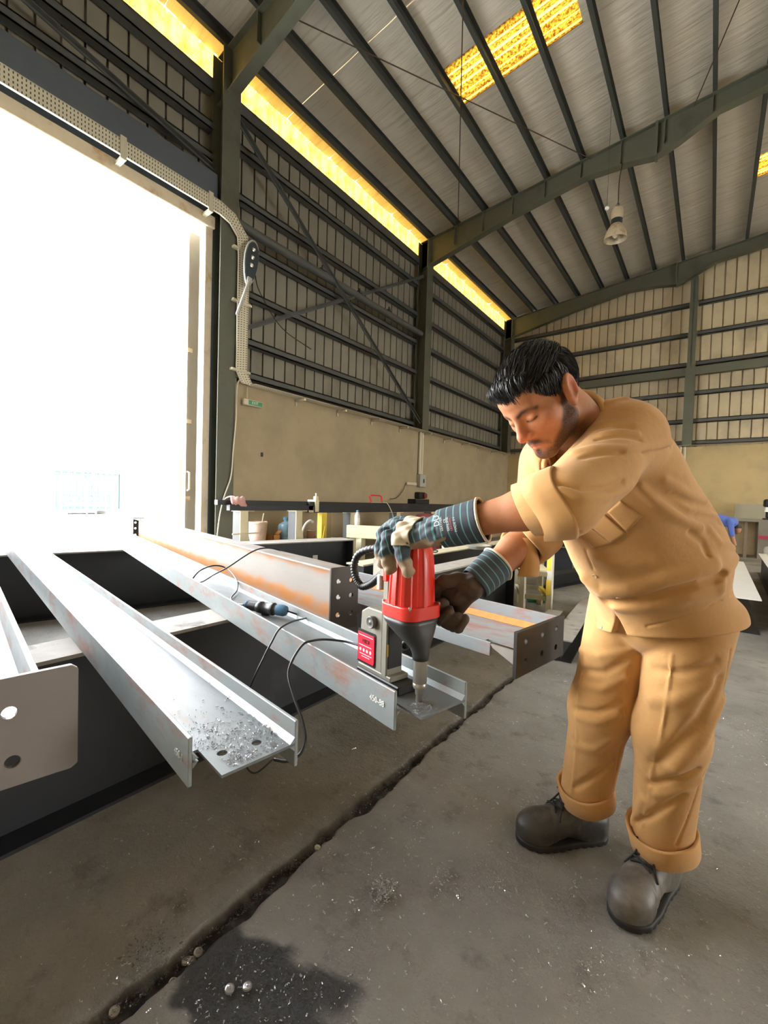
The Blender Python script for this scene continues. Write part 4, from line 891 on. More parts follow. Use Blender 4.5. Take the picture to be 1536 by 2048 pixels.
# ================================================================ magnetic drill
def BP(t, s, z): return Vector((C3.x, C3.y, 0)) + u3*t + n3*s + Vector((0, 0, z))
B3 = Matrix((u3, n3, (0, 0, 1))).transposed()
def drill():
    S = BP(.065, .115, 0); Mx = BP(.108, .115, 0)
    t = thing('magnetic_drill', 'red and grey magnetic drill clamped upright on the beam end', 'drill', BP(.2, .11, .673))
    M_red = NT('red drill housing'); c = M_red.mix(M_red.noise(9, 5, .6), (.52, .018, .012), (.72, .035, .018)); c = M_red.mix(M_red.ramp(M_red.noise(35, 5, .7, (1, 1, .3)), .68, .74), c, (.12, .02, .02)); M_red.bump(M_red.noise(120, 3), .06, .002); M_red = M_red.set(c, .32)
    M_gb = pm('gearbox casting', (.035, .036, .036), .45, .2, .3, 12, .12, 90, [((.30, .27, .21), 9, .58, .72)])
    M_st = pm('drill stand grey', (.22, .215, .18), .5, .2, .2, 10, .1, 90, [((.38, .36, .30), 14, .6, .75), ((.03, .03, .03), 18, .66, .72)])
    M_dk = pm('drill dark steel', (.02, .02, .021), .4, .4, .3, 10, .05)
    M_ar = pm('turned steel', (.46, .43, .38), .3, .85, .12, 14, .03, 60, (), (1, 1, .1))
    def rsq(h, r, c, z, n=6):     # rounded square section, half width h
        out = []
        for q in range(4):
            for k in range(n + 1):
                a = math.pi/2*q + math.pi/2*k/n; sx = 1 if q in (0, 3) else -1; sy = 1 if q in (0, 1) else -1
                out.append(c + u3*(sx*(h - r) + r*math.cos(a)) + n3*(sy*(h - r) + r*math.sin(a)) + Vector((0, 0, z)))
        return out
    def loft(secs):
        m = MB(); n = len(secs[0]); vs = [p for s in secs for p in s]
        fs = [(i*n + k, i*n + (k + 1) % n, (i + 1)*n + (k + 1) % n, (i + 1)*n + k) for i in range(len(secs) - 1) for k in range(n)]
        m.add(vs, fs + [tuple(range(n))[::-1], tuple(range((len(secs) - 1)*n, len(secs)*n))]); return m
    # cutter and arbor
    MB().lathe([(.0085, .668), (.0092, .676), (.0092, .690), (.0115, .694), (.0115, .712)], S, (0, 0, 1), 20).build('cutter', M_ar, t, smooth=True)
    MB().lathe([(.017, .710), (.0185, .713), (.0185, .722), (.0178, .723), (.0178, .726), (.0185, .727), (.0185, .795)], S, (0, 0, 1), 28).build('arbor', M_ar, t, smooth=True)
    # gearbox: from arbor flare up to motor flange
    secs = []
    for z, h, k, rr in ((.785, .021, 0, .98), (.80, .0225, 0, .98), (.815, .026, .1, .95), (.838, .042, .45, .85), (.862, .056, .8, .75), (.880, .062, 1, .62), (.892, .063, 1, .6)):
        secs.append(rsq(h, h*rr, S.lerp(Mx, k), z))
    loft(secs).build('gearbox', M_gb, t, smooth='all')
    loft([rsq(.0655, .036, Mx, .893), rsq(.0655, .036, Mx, .926), rsq(.063, .036, Mx, .928)]).build('collar', M_red, t, smooth=30, bevel=.002)
    # motor housing with vertical ribs
    m = MB(); n = 96; hs = [(.926, .0605), (.96, .0595), (1.0, .0575), (1.04, .0550), (1.07, .0525), (1.083, .047), (1.088, .03)]
    vs = []
    for z, r in hs:
        for k in range(n):
            a = 2*math.pi*k/n; rib = 0
            for a0, wd, h in ((1.15, .10, .0035), (1.55, .16, .0045), (2.05, .10, .004), (2.5, .14, .004), (3.0, .1, .004), (4.2, .15, .004), (5.0, .15, .004)):
                dd = abs((a - a0 + math.pi) % (2*math.pi) - math.pi)
                if dd < wd: rib = max(rib, h*(1 if z < 1.05 else .4))
            rr = r + rib; vs.append(Mx + u3*rr*math.cos(a) + n3*rr*math.sin(a) + Vector((0, 0, z)))
    m.add(vs, [(i*n + k, i*n + (k + 1) % n, (i + 1)*n + (k + 1) % n, (i + 1)*n + k) for i in range(len(hs) - 1) for k in range(n)] + [tuple(range((len(hs) - 1)*n, len(hs)*n))])
    m.build('motor_housing', M_red, t, smooth=25)
    for a in (.785, 2.356, 3.93, 5.5):
        p = Mx + (u3*math.cos(a) + n3*math.sin(a))*.074 + Vector((0, 0, .926)); MB().lathe([(.0042, -.004), (.0042, .004), (.003, .005)], p, (0, 0, 1), 10).build('screw', M_ar, t, smooth=True)
    # slide, stand body, magnet
    def bx(a, b, name, mat, bev=.003, par=None): return MB().box(a, b, B3, Vector((C3.x, C3.y, 0))).build(name, mat, par or t, bevel=bev)
    bx((.168, .085, .70), (.192, .145, 1.0), 'slide', M_st)
    bx((.165, .090, .73), (.169, .14, .98), 'slide_rail', M_dk, .001)
    bx((.155, .095, .86), (.168, .135, .985), 'motor_bracket', M_dk)
    MB().prism([(.192, .695), (.30, .695), (.302, .72), (.292, .868), (.262, .885), (.192, .885)], BP(0, .08, 0), u3, (0, 0, 1), n3*.062).build('stand_body', M_st, t, bevel=.004, seg=2)
    bx((.115, .075, .6735), (.305, .146, .698), 'magnet_base', M_dk)
    bx((.15, .077, .698), (.30, .1445, .712), 'stand_foot', M_st, .002)
    bx((.166, .10, .765), (.168 + .004, .143, .80), 'brass_gib', pm('brass', (.45, .30, .06), .4, .7, .2, 9, 0), .001)
    # knob
    k0 = BP(.232, .142, .848); MB().lathe([(.0165, 0), (.018, .003), (.018, .012), (.0155, .015), (.010, .0135), (.004, .0145), (.001, .016)], k0, n3, 24).build('knob', pm('knob grey', (.12, .12, .115), .4, .4, .2, 20, 0), t, smooth=True)
    # label plate
    Mlab = pm('red label', (.66, .02, .05), .35, 0, .1, 9, 0)
    lp = MB().prism([(.300, .722), (.226, .722), (.2235, .727), (.2235, .800), (.227, .805), (.303, .805)], BP(0, .1425, 0), u3, (0, 0, 1), n3*.003).build('label_plate', Mlab, t)
    MB().prism([(.305, .715), (.222, .715), (.218, .72), (.218, .81), (.223, .814), (.305, .814)], BP(0, .1418, 0), u3, (0, 0, 1), n3*.0012).build('label_backing', M_dk, t)
    M_ink = pm('label ink dark', (.05, .0, .01), .5, 0, .05, 9, 0); M_pale = pm('label ink pale', (.85, .55, .62), .5, 0, .05, 9, 0)
    letters('MIDI', .017, BP(.262, .1462, .782), -u3, (0, 0, 1), M_ink, lp, 'lettering', .0003)
    for i, tt in enumerate((.288, .272, .256, .240)): MB().lathe([(.0055, 0), (.005, .0006)], BP(tt, .1455, .755), n3, 12).build('label_icon', M_pale, lp)
    for z_, a, b in ((.797, .230, .298), (.7675, .236, .296), (.742, .234, .292), (.735, .244, .282)): bx((a, .1455, z_), (b, .1459, z_ + .0022), 'label_line', M_pale, 0, lp)
    # switch housing and bracket on top of the slide
    bx((.172, .10, .985), (.205, .15, 1.035), 'switch_box', M_st); bx((.170, .118, .975), (.186, .152, 1.028), 'rocker_switch', M_red, .002)
    bx((.200, .12, .945), (.216, .15, .99), 'cable_clip', pm('zinc bracket', (.55, .53, .48), .4, .5, .1, 9, 0))
    bx((.225, .06, .965), (.285, .115, 1.03), 'control_box', pm('control box grey', (.45, .43, .37), .5, 0, .12, 9, .05), .008)
    # feed handle: hub on the far side with spokes
    h0 = BP(.19, .07, .86); MB().cyl(BP(.19, .08, .86), BP(.19, .045, .86), .022, 18).build('feed_hub', M_dk, t, smooth=True)
    for a in (None, 2.35, 4.45):
        p = BP(.19, .052, .86); q = on_d(893, 1212, 1.20) if a is None else p + (-u3*math.cos(a) + Vector((0, 0, math.sin(a))))*.10 - n3*.02
        MB().tube([p, q], .006, 8).build('feed_spoke', M_ar, t, smooth=True); MB().ell(q, .014, 12, 8).build('spoke_ball', M_dk, t, smooth='all')
    # corrugated cable guard
    pts = catmull([BP(.135, .12, 1.055), BP(.18, .125, 1.062), BP(.25, .135, 1.058), BP(.315, .14, 1.035), BP(.337, .142, .995), BP(.325, .142, .958), BP(.295, .142, .94), BP(.255, .14, .953), BP(.225, .138, .975), BP(.195, .135, 1.0)], 14)
    rr = [.0105 + .0016*math.cos(i*2.1) for i in range(len(pts))]
    MB().tube(pts, rr, 12).build('cable_guard', M_cable, t, smooth='all')
    return t
drill()
# ================================================================ signed-distance modelling (for soft bodies)
f32 = np.float32
def A3_(v): return np.array(v, f32)
def sd_cone(P, a, b, ra, rb):
    a, b = A3_(a), A3_(b); ba = b - a; t = np.clip(((P - a) @ ba)/(ba @ ba), 0, 1)
    return np.linalg.norm(P - a - t[:, None]*ba, axis=1) - (ra + (rb - ra)*t)
def sd_ell(P, c, r, R=None):
    q = P - A3_(c)
    if R is not None: q = q @ np.asarray(R, f32).T          # rows of R = axes
    r = A3_(r); k0 = np.linalg.norm(q/r, axis=1); k1 = np.linalg.norm(q/(r*r), axis=1) + 1e-9
    return k0*(k0 - 1)/k1
def sd_box(P, c, h, R=None, rad=0):
    q = P - A3_(c)
    if R is not None: q = q @ np.asarray(R, f32).T
    q = np.abs(q) - (A3_(h) - rad); return np.linalg.norm(np.maximum(q, 0), axis=1) + np.minimum(q.max(1), 0) - rad
def sd_poly(P, pts):
    d = np.full(len(P), 9, f32)
    for a, b in zip(pts[:-1], pts[1:]): d = np.minimum(d, sd_cone(P, a, b, 0, 0))
    return d
def smin(a, b, k):
    h = np.clip(.5 + .5*(b - a)/k, 0, 1); return b + (a - b)*h - k*h*(1 - h)
def smax(a, b, k): return -smin(-a, -b, k)
def sdf_mesh(fn, lo, hi, h, s=4):
    lo = A3_(lo); hi = A3_(hi); nb = np.ceil((hi - lo)/(h*s)).astype(int); n = nb*s
    g = np.stack(np.meshgrid(*[np.arange(k) for k in nb], indexing='ij'), -1).reshape(-1, 3)
    dc = np.concatenate([fn((lo + (c + .5)*h*s - h*.5).astype(f32)) for c in np.array_split(g, max(1, len(g)//400000))])
    D = np.repeat(np.repeat(np.repeat(dc.reshape(nb), s, 0), s, 1), s, 2).astype(f32)
    act = g[np.abs(dc) < h*s*1.7]
    off = np.stack(np.meshgrid(*[np.arange(s)]*3, indexing='ij'), -1).reshape(-1, 3)
    for c in np.array_split(act, max(1, len(act)*s**3//600000)):
        if not len(c): continue
        I = (c[:, None]*s + off[None]).reshape(-1, 3); D[I[:, 0], I[:, 1], I[:, 2]] = fn((lo + I*h).astype(f32))
    S = D < 0
    cs = [(a, b, c) for a in (0, 1) for b in (0, 1) for c in (0, 1)]
    cnt = sum(S[a:n[0]-1+a, b:n[1]-1+b, c:n[2]-1+c].astype(np.int8) for a, b, c in cs)
    cells = np.argwhere((cnt > 0) & (cnt < 8)); vid = np.full(cnt.shape, -1, np.int32); vid[tuple(cells.T)] = np.arange(len(cells))
    acc = np.zeros((len(cells), 3), f32); num = np.zeros(len(cells), f32)
    for i, p in enumerate(cs):
        for q in cs[i+1:]:
            if sum(abs(x - y) for x, y in zip(p, q)) != 1: continue
            A = cells + p; B = cells + q; da = D[tuple(A.T)]; db = D[tuple(B.T)]; m = (da < 0) != (db < 0)
            t = np.where(m, da/np.where(np.abs(da - db) < 1e-12, 1, da - db), 0)[:, None]
            acc += np.where(m[:, None], np.array(p) + (np.array(q) - np.array(p))*t, 0); num += m
    V = lo + (cells + acc/num[:, None])*h; F = []
    for ax in range(3):
        o = [1, 2, 0][ax], [2, 0, 1][ax]; sl0 = [slice(None)]*3; sl1 = [slice(None)]*3; sl0[ax] = slice(0, -1); sl1[ax] = slice(1, None)
        E = np.argwhere(S[tuple(sl0)] != S[tuple(sl1)]); E = E[(E[:, o[0]] > 0) & (E[:, o[1]] > 0) & (E[:, o[0]] < n[o[0]] - 1) & (E[:, o[1]] < n[o[1]] - 1) & (E[:, ax] < n[ax] - 1)]
        e0 = np.eye(3, dtype=int)[o[0]]; e1 = np.eye(3, dtype=int)[o[1]]
        q = np.stack([vid[tuple((E - e0 - e1).T)], vid[tuple((E - e1).T)], vid[tuple(E.T)], vid[tuple((E - e0).T)]], 1)
        fl = ~S[tuple(E.T)]; q[fl] = q[fl][:, ::-1]; F.append(q[(q >= 0).all(1)])
    F = np.concatenate(F); return V.astype(f32), F
def near(P, c, r): return np.linalg.norm(P - A3_(c), axis=1) < r
def masked(P, m, fn, far=.3):
    d = np.full(len(P), far, f32)
    if m.any(): d[m] = fn(P[m])
    return d
# ---------------------------------------------------------------- the worker's pose (metres, world)
J = {k: np.array(on_d(*v)) for k, v in dict(
    head=(1084, 795, 1.05), LS=(1270, 872, 1.04), RS=(1085, 925, 1.36), LE=(1125, 1000, .92), LW=(878, 1060, 1.055), LK=(806, 1052, 1.12),
    RE=(1062, 1072, 1.23), RW=(945, 1172, 1.165), RK=(905, 1190, 1.20), pel=(1318, 1212, 1.35)).items()}
CX, CY, CZ = (np.array(_R3 @ Vector(v)) for v in ((1, 0, 0), (0, -1, 0), (0, 0, -1)))    # picture right / down / away as world vectors
def cv(x, y, z): v = CX*x + CY*y + CZ*z; return v/np.linalg.norm(v)
J['ms'] = (J['LS'] + J['RS'])/2
ut = (J['ms'] - J['pel']); ut /= np.linalg.norm(ut)
lt = J['LS'] - J['RS']; lt -= ut*(lt @ ut); lt /= np.linalg.norm(lt); ft = np.cross(lt, ut)
RT = np.stack([lt, ft, ut])                                                              # torso axes
lh = np.array((.93, -.33, 0)); lh /= np.linalg.norm(lh)                                   # hip axis (towards his left)
fh = np.array((-.33, -.93, 0)); fh /= np.linalg.norm(fh)
J['LH'] = J['pel'] + lh*.078 + np.array((0, 0, -.02)); J['RH'] = J['pel'] - lh*.09 + np.array((0, 0, -.02))
J['LA'] = np.array((-.085, 1.615, .11)); J['RA'] = np.array((-.325, 1.665, .11))
def knee(h, a, bend):
    m = (h + a)/2; return m + fh*bend
J['LKn'] = knee(J['LH'], J['LA'], .022) + np.array((0, 0, .02)); J['RKn'] = knee(J['RH'], J['RA'], .03) + np.array((0, 0, .02))
# head axes
hu = cv(-.64, -.70, -.24); hf = cv(-.66, .69, -.28); hf = hf - hu*(hf @ hu); hf /= np.linalg.norm(hf); hl = np.cross(hf, hu)*-1
hl = np.cross(hu, hf); 
if hl @ lt < 0: hl = -hl
RH_ = np.stack([hl, hf, hu])
def head_sdf(P, full=True):
    q = (P - J['head'].astype(f32)) @ RH_.T.astype(f32); x = np.abs(q[:, 0]); q2 = np.stack([x, q[:, 1], q[:, 2]], 1)
    d = sd_ell(q2, (0, -.012, .032), (.077, .099, .084))
    d = smin(d, sd_ell(q2, (0, .034, -.030), (.062, .066, .082)), .03)
    d = smin(d, sd_ell(q2, (0, .055, .045), (.058, .044, .045)), .02)
    d = smin(d, sd_cone(q2, (.050, .008, -.062), (.012, .080, -.098), .020, .019), .025)
    d = smin(d, sd_ell(q2, (0, .082, -.100), (.022, .018, .017)), .015)
    d = smin(d, sd_ell(q2, (.046, .058, -.020), (.020, .022, .018)), .022)
    d = smin(d, sd_cone(q2, (0, .091, .017), (.036, .080, .021), .011, .009), .012)       # brow
    d = smax(d, -sd_ell(q2, (.031, .108, -.001), (.019, .017, .012)), .012)               # socket
    lid = sd_ell(q2, (.0315, .078, -.001), (.0165, .0150, .0130)); d = smin(d, lid, .005)
    d = smax(d, -sd_poly(q2, [A3_((.017, .0885, -.0055)), A3_((.026, .0935, -.0085)), A3_((.036, .0925, -.0085)), A3_((.045, .0845, -.0045))]) + .0016, .002)
    nose = smin(sd_cone(q2, (0, .092, .014), (0, .114, -.026), .0085, .0105), sd_ell(q2, (0, .1155, -.034), (.0115, .012, .0105)), .010)
    nose = smin(nose, sd_ell(q2, (.0135, .1035, -.038), (.0085, .0115, .0085)), .006)
    nose = smax(nose, -sd_ell(q2, (.0075, .107, -.0475), (.0042, .006, .004)), .003); d = smin(d, nose, .009)
    d = smin(d, sd_ell(q2, (0, .080, -.066), (.030, .020, .022)), .016)                    # mouth barrel
    d = smin(d, sd_cone(q2, (0, .0985, -.0655), (.021, .0865, -.070), .0052, .003), .004); d = smin(d, sd_cone(q2, (0, .0975, -.0775), (.018, .0870, -.0745), .0058, .003), .004)
    d = smax(d, -(sd_cone(q2, (0, .1045, -.0712), (.024, .0895, -.0722), .0014, .0012)), .002)
    d = smin(d, sd_cone(q2, (0, -.035, -.05), (0, -.050, -.12), .055, .055), .02)          # neck
    # ear
    ec = A3_((.0795, -.004, -.008)); t = .28; ex = np.array([[.97, -.24, 0], [.24, .97, 0], [0, 0, 1]]); tl = np.array([[1, 0, 0], [0, math.cos(t), math.sin(t)], [0, -math.sin(t), math.cos(t)]]); RE_ = ex @ tl
    ear = sd_ell(q2, ec, (.0095, .0225, .036), RE_)
    qe = (q2 - ec) @ RE_.T.astype(f32)
    bowl = sd_ell(qe, (.0085, -.001, -.002), (.0075, .0125, .022)); ear = smax(ear, -bowl, .004)
    ring = np.abs(np.hypot(qe[:, 1]/.0185, (qe[:, 2] - .002)/.031) - 1)*.022; hel = np.hypot(ring, qe[:, 0] - .006) - .0042; hel = np.maximum(hel, -(qe[:, 2] + .014)); ear = smin(ear, hel, .004)
    ear = smin(ear, sd_ell(qe, (.003, .006, -.028), (.005, .009, .009)), .006); ear = smin(ear, sd_ell(qe, (.006, .013, -.004), (.005, .004, .006)), .003)
    return smin(d, ear, .005)
def body_sdf(P):
    d = sd_ell(P, J['ms'] - ut*.16, (.15, .105, .20), RT)
    d = smin(d, sd_ell(P, J['pel'] + ut*.10, (.145, .12, .17), RT), .08)
    d = smin(d, sd_cone(P, J['LS'] - lt*.02 - ut*.03, J['RS'] + lt*.02 - ut*.03, .045, .045), .04)
    nb = J['ms'] + ut*.03 + ft*.01
    for a, b, c, hnd in (('LS', 'LE', 'LW', 'LK'), ('RS', 'RE', 'RW', 'RK')):
        u = sd_cone(P, J[a], J[b], .052, .043); e = J[b] + (J[c] - J[b])*.28
        u = smin(u, sd_cone(P, J[b], e, .042, .0445), .03); u = smin(u, sd_cone(P, e, J[c], .0445, .030), .02)
        u = smin(u, sd_cone(P, J[c], J[c] + (J[hnd] - J[c])*.4, .024, .014), .02); d = smin(d, u, .03)
    for h, k, a in (('LH', 'LKn', 'LA'), ('RH', 'RKn', 'RA')):
        u = smin(sd_cone(P, J[h], J[k], .075, .050), sd_cone(P, J[k], J[a], .048, .035), .03); d = smin(d, u, .04)
    m = near(P, J['head'], .30); dh = masked(P, m, head_sdf)
    nk = sd_cone(P, J['head'] - hu*.085 - hf*.035, nb, .055, .060); d = smin(d, nk, .015)
    return smin(d, dh, .02)
# ---------------------------------------------------------------- clothing volumes
def hang(P, c, r, zlo): pass
FOLDS = {'shirt': [], 'trousers': []}
def folds(P, d, key):
    for pts, amp, w in FOLDS[key]:
        pts = np.asarray(pts, f32); lo = pts.min(0) - 3*w; hi = pts.max(0) + 3*w
        m = ((P > lo) & (P < hi)).all(1)
        if m.any():
            q = sd_poly(P[m], pts); d[m] -= amp*np.exp(-(q/w)**2)
    return d
hemc = J['pel'] + np.array((.014, .012, -.02))
RHm = np.stack([lh, fh, np.array((0, 0, 1.))])
def shirt_core(P):
    d = sd_ell(P, J['ms'] - ut*.11 - ft*.035, (.200, .160, .20), RT)
    d = smin(d, sd_ell(P, J['pel'] + ut*.27 - ft*.045, (.190, .205, .22), RT), .08)
    d = smin(d, sd_ell(P, J['pel'] + ut*.14 - ft*.03 + CX*.022, (.190, .195, .18), RT), .08)
    d = smin(d, sd_cone(P, J['LS'] - lt*.03, J['RS'] + lt*.03, .072, .070), .08)
    d = smin(d, sd_cone(P, J['LS'] - lt*.075 - CY*.045 + CX*.005, J['RS'] + lt*.08 - CY*.03, .052, .050), .05)
    # skirt below the waist
    q = (P - hemc.astype(f32)) @ RHm.T.astype(f32); zz = q[:, 2]
    k = np.clip((.12 - zz)/.30, 0, 1); a = .200 + .014*k; b = .182 + .018*k
    e = np.hypot(q[:, 0]/a, (q[:, 1] + .012)/b); sk = (e - 1)*np.minimum(a, b); sk = smax(sk, np.abs(zz + .12) - .20, .08)
    return smin(d, sk, .06)
def sleeves(P):
    Lm = J['LE'] + (J['LW'] - J['LE'])*.15; Rm = J['RE'] + (J['RW'] - J['RE'])*.12; dn = CY*.006 + CX*.002
    d = smin(sd_cone(P, J['LS'] - lt*.02, J['LE'] + dn, .084, .068), sd_cone(P, J['LE'] + dn, Lm + dn*.4, .068, .064), .03)
    d = smin(d, sd_cone(P, J['LS'] + (J['LE'] - J['LS'])*.45 + CY*.018, J['LE'] + CY*.010, .066, .060), .03)
    d2 = smin(sd_cone(P, J['RS'] + lt*.02, J['RE'], .080, .060), sd_cone(P, J['RE'], Rm, .058, .056), .03)
    return d, d2
def shirt_sdf(P):
    d = shirt_core(P); a, b = sleeves(P); d = smin(d, a, .035); d = smin(d, b, .035)
    d = folds(P, d, 'shirt')
    # hem: slanting lower edge, open front corner
    q = P - hemc.astype(f32); hz = (P @ A3_((0, 0, 1)))
    lat = q @ lh.astype(f32); fr = q @ fh.astype(f32)
    d = smax(d, (P - HEM0.astype(f32)) @ HEMN.astype(f32), .006)
    # sleeve ends
    for e, w, k in (('LE', 'LW', .155), ('RE', 'RW', .12)):
        ax = (J[w] - J[e])/np.linalg.norm(J[w] - J[e]); c = J[e] + (J[w] - J[e])*k; t = (P - c.astype(f32)) @ ax.astype(f32)
        m = np.linalg.norm(P - c.astype(f32), axis=1) < .16; d = np.where(m, smax(d, t, .006), d)
    # neck opening
    n0 = J['ms'] + ut*.065 + ft*.045; d = smax(d, -sd_ell(P, n0, (.062, .075, .10), RT), .01)
    # front split below the last button
    sp = J['split'].astype(f32); t = q @ lh.astype(f32) - (J['split'] - hemc) @ lh; down = J['split'][2] - hz
    frm = (q @ fh.astype(f32)) > .06
    wdg = np.abs(t) - np.maximum(down, -.0)*.42
    d = np.where(frm & (down > -.02), smax(d, -wdg, .004), d)
    return d
_h = [np.array(on_d(*p)) for p in ((1300, 1292, 1.15), (1492, 1236, 1.30), (1190, 1268, 1.34))]
HEM0 = _h[0]; HEMN = np.cross(_h[1] - _h[0], _h[2] - _h[0]); HEMN /= np.linalg.norm(HEMN); HEMN = HEMN if HEMN[2] < 0 else -HEMN
J['split'] = J['pel'] + fh*.16 - lh*.035 + np.array((0, 0, -.015))
def trouser_sdf(P):
    d = sd_ell(P, J['pel'] + np.array((0, .0, -.02)), (.155, .14, .14), RHm)
    for h, k, a, s in (('LH', 'LKn', 'LA', 1), ('RH', 'RKn', 'RA', -1)):
        u = smin(sd_cone(P, J[h] + lh*.012*s, J[k], .112, .093), sd_cone(P, J[k], J[a], .093, .081), .05); d = smin(d, u, .010)
    d = folds(P, d, 'trousers')
    return smax(d, .135 - P[:, 2] @ f32(1) if False else .14 - P[:, 2], .006)
# ---------------------------------------------------------------- gloves, shoes, hair
def D_(px, py, d): return np.array(on_d(px, py, d))
def chain(P, pts, rs, k=.006):
    d = None
    for a, b, ra, rb in zip(pts[:-1], pts[1:], rs[:-1], rs[1:]):
        c = sd_cone(P, a, b, ra, rb); d = c if d is None else smin(d, c, k)
    return d
LF = [[(822, 1072, 1.075), (800, 1078, 1.078), (806, 1112, 1.068), (817, 1143, 1.064)],
      [(806, 1062, 1.10), (776, 1076, 1.10), (772, 1108, 1.098), (781, 1136, 1.092)],
      [(797, 1054, 1.13), (766, 1070, 1.135), (762, 1100, 1.14), (768, 1126, 1.135)],
      [(794, 1048, 1.16), (770, 1062, 1.18), (768, 1090, 1.19), (774, 1112, 1.185)]]
LF = [[D_(*p) for p in f] for f in LF]
LTH = [D_(868, 1064, 1.10), D_(850, 1075, 1.16), D_(838, 1085, 1.205), D_(826, 1105, 1.215)]
def lglove_sdf(P):
    lat = LF[0][0] - LF[3][0]; lat = lat/np.linalg.norm(lat); w = J['LW']
    d = None
    for f in LF:                                                # metacarpals + fingers
        m0 = w + lat*((f[0] - J['LK']) @ lat)*.55
        c = smin(sd_cone(P, m0, f[0], .021, .0205), chain(P, f, (.0195, .0185, .0175, .0165), .004), .010)
        d = c if d is None else smin(d, c, .007)
    d = smin(d, chain(P, LTH, (.021, .020, .018, .016)), .012)
    d = smin(d, sd_cone(P, w, w + (J['LE'] - J['LW'])*.16, .036, .040), .02)
    d = smin(d, sd_cone(P, D_(862, 1072, 1.06), D_(832, 1078, 1.085), .026, .026), .012)
    n = .0016*np.sin(P @ A3_((90, 140, 60))) + .0012*np.sin(P @ A3_((-160, 90, 210)))
    return d + n
RF = [[(872, 1178, 1.225), (862, 1200, 1.215), (872, 1215, 1.185), (888, 1205, 1.172)],
      [(880, 1196, 1.225), (868, 1222, 1.21), (880, 1236, 1.18), (898, 1222, 1.166)],
      [(894, 1212, 1.22), (884, 1240, 1.20), (898, 1250, 1.175), (914, 1233, 1.162)],
      [(912, 1222, 1.21), (906, 1250, 1.19), (918, 1256, 1.17), (930, 1240, 1.16)]]
RF = [[D_(*p) for p in f] for f in RF]
RTH = [D_(918, 1160, 1.17), D_(890, 1162, 1.165), D_(874, 1172, 1.175), D_(868, 1188, 1.185)]
def rglove_sdf(P):
    w = J['RW']; d = None
    for i, f in enumerate(RF):
        m0 = w + (f[0] - w)*.12; c = smin(sd_cone(P, m0, f[0], .024, .020), chain(P, f, (.0165, .0160, .0150, .0140), .003), .006)
        d = c if d is None else smin(d, c, .002)
    d = smin(d, chain(P, RTH, (.022, .019, .0175, .015)), .010)
    d = smin(d, sd_cone(P, w, w + (J['RE'] - J['RW'])*.2, .036, .040), .02)
    d = smin(d, sd_ell(P, D_(918, 1188, 1.19), (.034, .032, .028)), .010)
    n = .0016*np.sin(P @ A3_((120, 90, -80))) + .0012*np.sin(P @ A3_((-160, 190, 110)))
    return d + n
def glove_cuff(w, e, k0, k1, r0, r1, n=40):
    """open flared cuff round the wrist; returns V, F, u(along)"""
    ax = (e - w)/np.linalg.norm(e - w); a = np.cross(ax, (0, 0, 1.)); a /= np.linalg.norm(a); b = np.cross(ax, a); V = []; U = []
    m = 12
    for s in range(m + 1):
        t = s/m; c = w + ax*(k0 + (k1 - k0)*t)
        for i in range(n):
            q = 2*math.pi*i/n; r = (r0 + (r1 - r0)*t)*(1 + .035*math.sin(3*q + 2*t) + .02*math.sin(5*q + 1)); V.append(c + a*r*math.cos(q)*.92 + b*r*math.sin(q)*1.06); U.append(k0 + (k1 - k0)*t)
    F = [(s*n + i, s*n + (i + 1) % n, (s + 1)*n + (i + 1) % n, (s + 1)*n + i) for s in range(m) for i in range(n)]
    return np.array(V), np.array(F), np.array(U), [V[m*n + i] for i in range(n)]
def shoe_axes(toe, heel):
    x = np.array((*(np.array(toe) - np.array(heel)), 0)); x /= np.linalg.norm(x); y = np.cross((0, 0, 1.), x); return np.stack([x, y, (0, 0, 1.)])
SHOES = {'L': ((-.165, 1.375), (-.062, 1.70)), 'R': ((-.505, 1.497), (-.255, 1.735))}
def shoe_parts(side):
    toe, heel = SHOES[side]; R = shoe_axes(toe, heel); o = np.array((*((np.array(toe) + np.array(heel))/2), 0.)); L = np.linalg.norm(np.array(toe) - np.array(heel))/2
    def loc(P): return (P - o.astype(f32)) @ R.T.astype(f32)
    def plan(q, grow=0):          # footprint distance
        x = q[:, 0]; w = np.interp(x, [-L, -L*.75, -L*.2, L*.25, L*.65, L], [.030, .043, .043, .054, .056, .036]) + grow
        y = q[:, 1] - .006*np.cos(x/L*1.6)
        d = smax(np.abs(y) - w, np.abs(x) - L + .0, .05); return d
    def upper(P):
        q = loc(P); d = sd_ell(q, (L*.62, 0, .048), (.072, .061, .050))
        d = smin(d, sd_cone(q, (L*.50, 0, .050), (-L*.20, 0, .086), .056, .054), .03)
        d = smin(d, sd_ell(q, (-L*.55, 0, .054), (.086, .060, .064)), .03)
        d = smin(d, sd_cone(q, (-L*.28, 0, .085), (-L*.36, 0, .155), .050, .048), .03)
        d = smax(d, plan(q, .006) , .008); d = smax(d, .012 - q[:, 2], .004); d = smax(d, q[:, 2] - .150, .004)
        c = np.abs(np.hypot((q[:, 0] - L*.62)*.9, q[:, 1]*.4) - .068)                        # toe-cap seam and flex creases
        d = d + .0016*np.exp(-(c/.004)**2) + .0022*np.exp(-((q[:, 0] - L*.30 - .2*np.abs(q[:, 1]))/.007)**2)
        return d
    def sole(P):
        q = loc(P); d = smax(plan(q, .005), np.abs(q[:, 2] - .012 - .006*np.clip((q[:, 0]/L - .6), 0, 1)) - .012, .006)
        cut = np.maximum(np.abs(np.sin(q[:, 0]*110)) - .6, 0)*.004*(q[:, 2] < .010); return d + cut*(np.abs(q[:, 1]) > .035)
    def at(x, y, z): return o + R.T @ np.array((x, y, z))
    return upper, sole, at, L, o
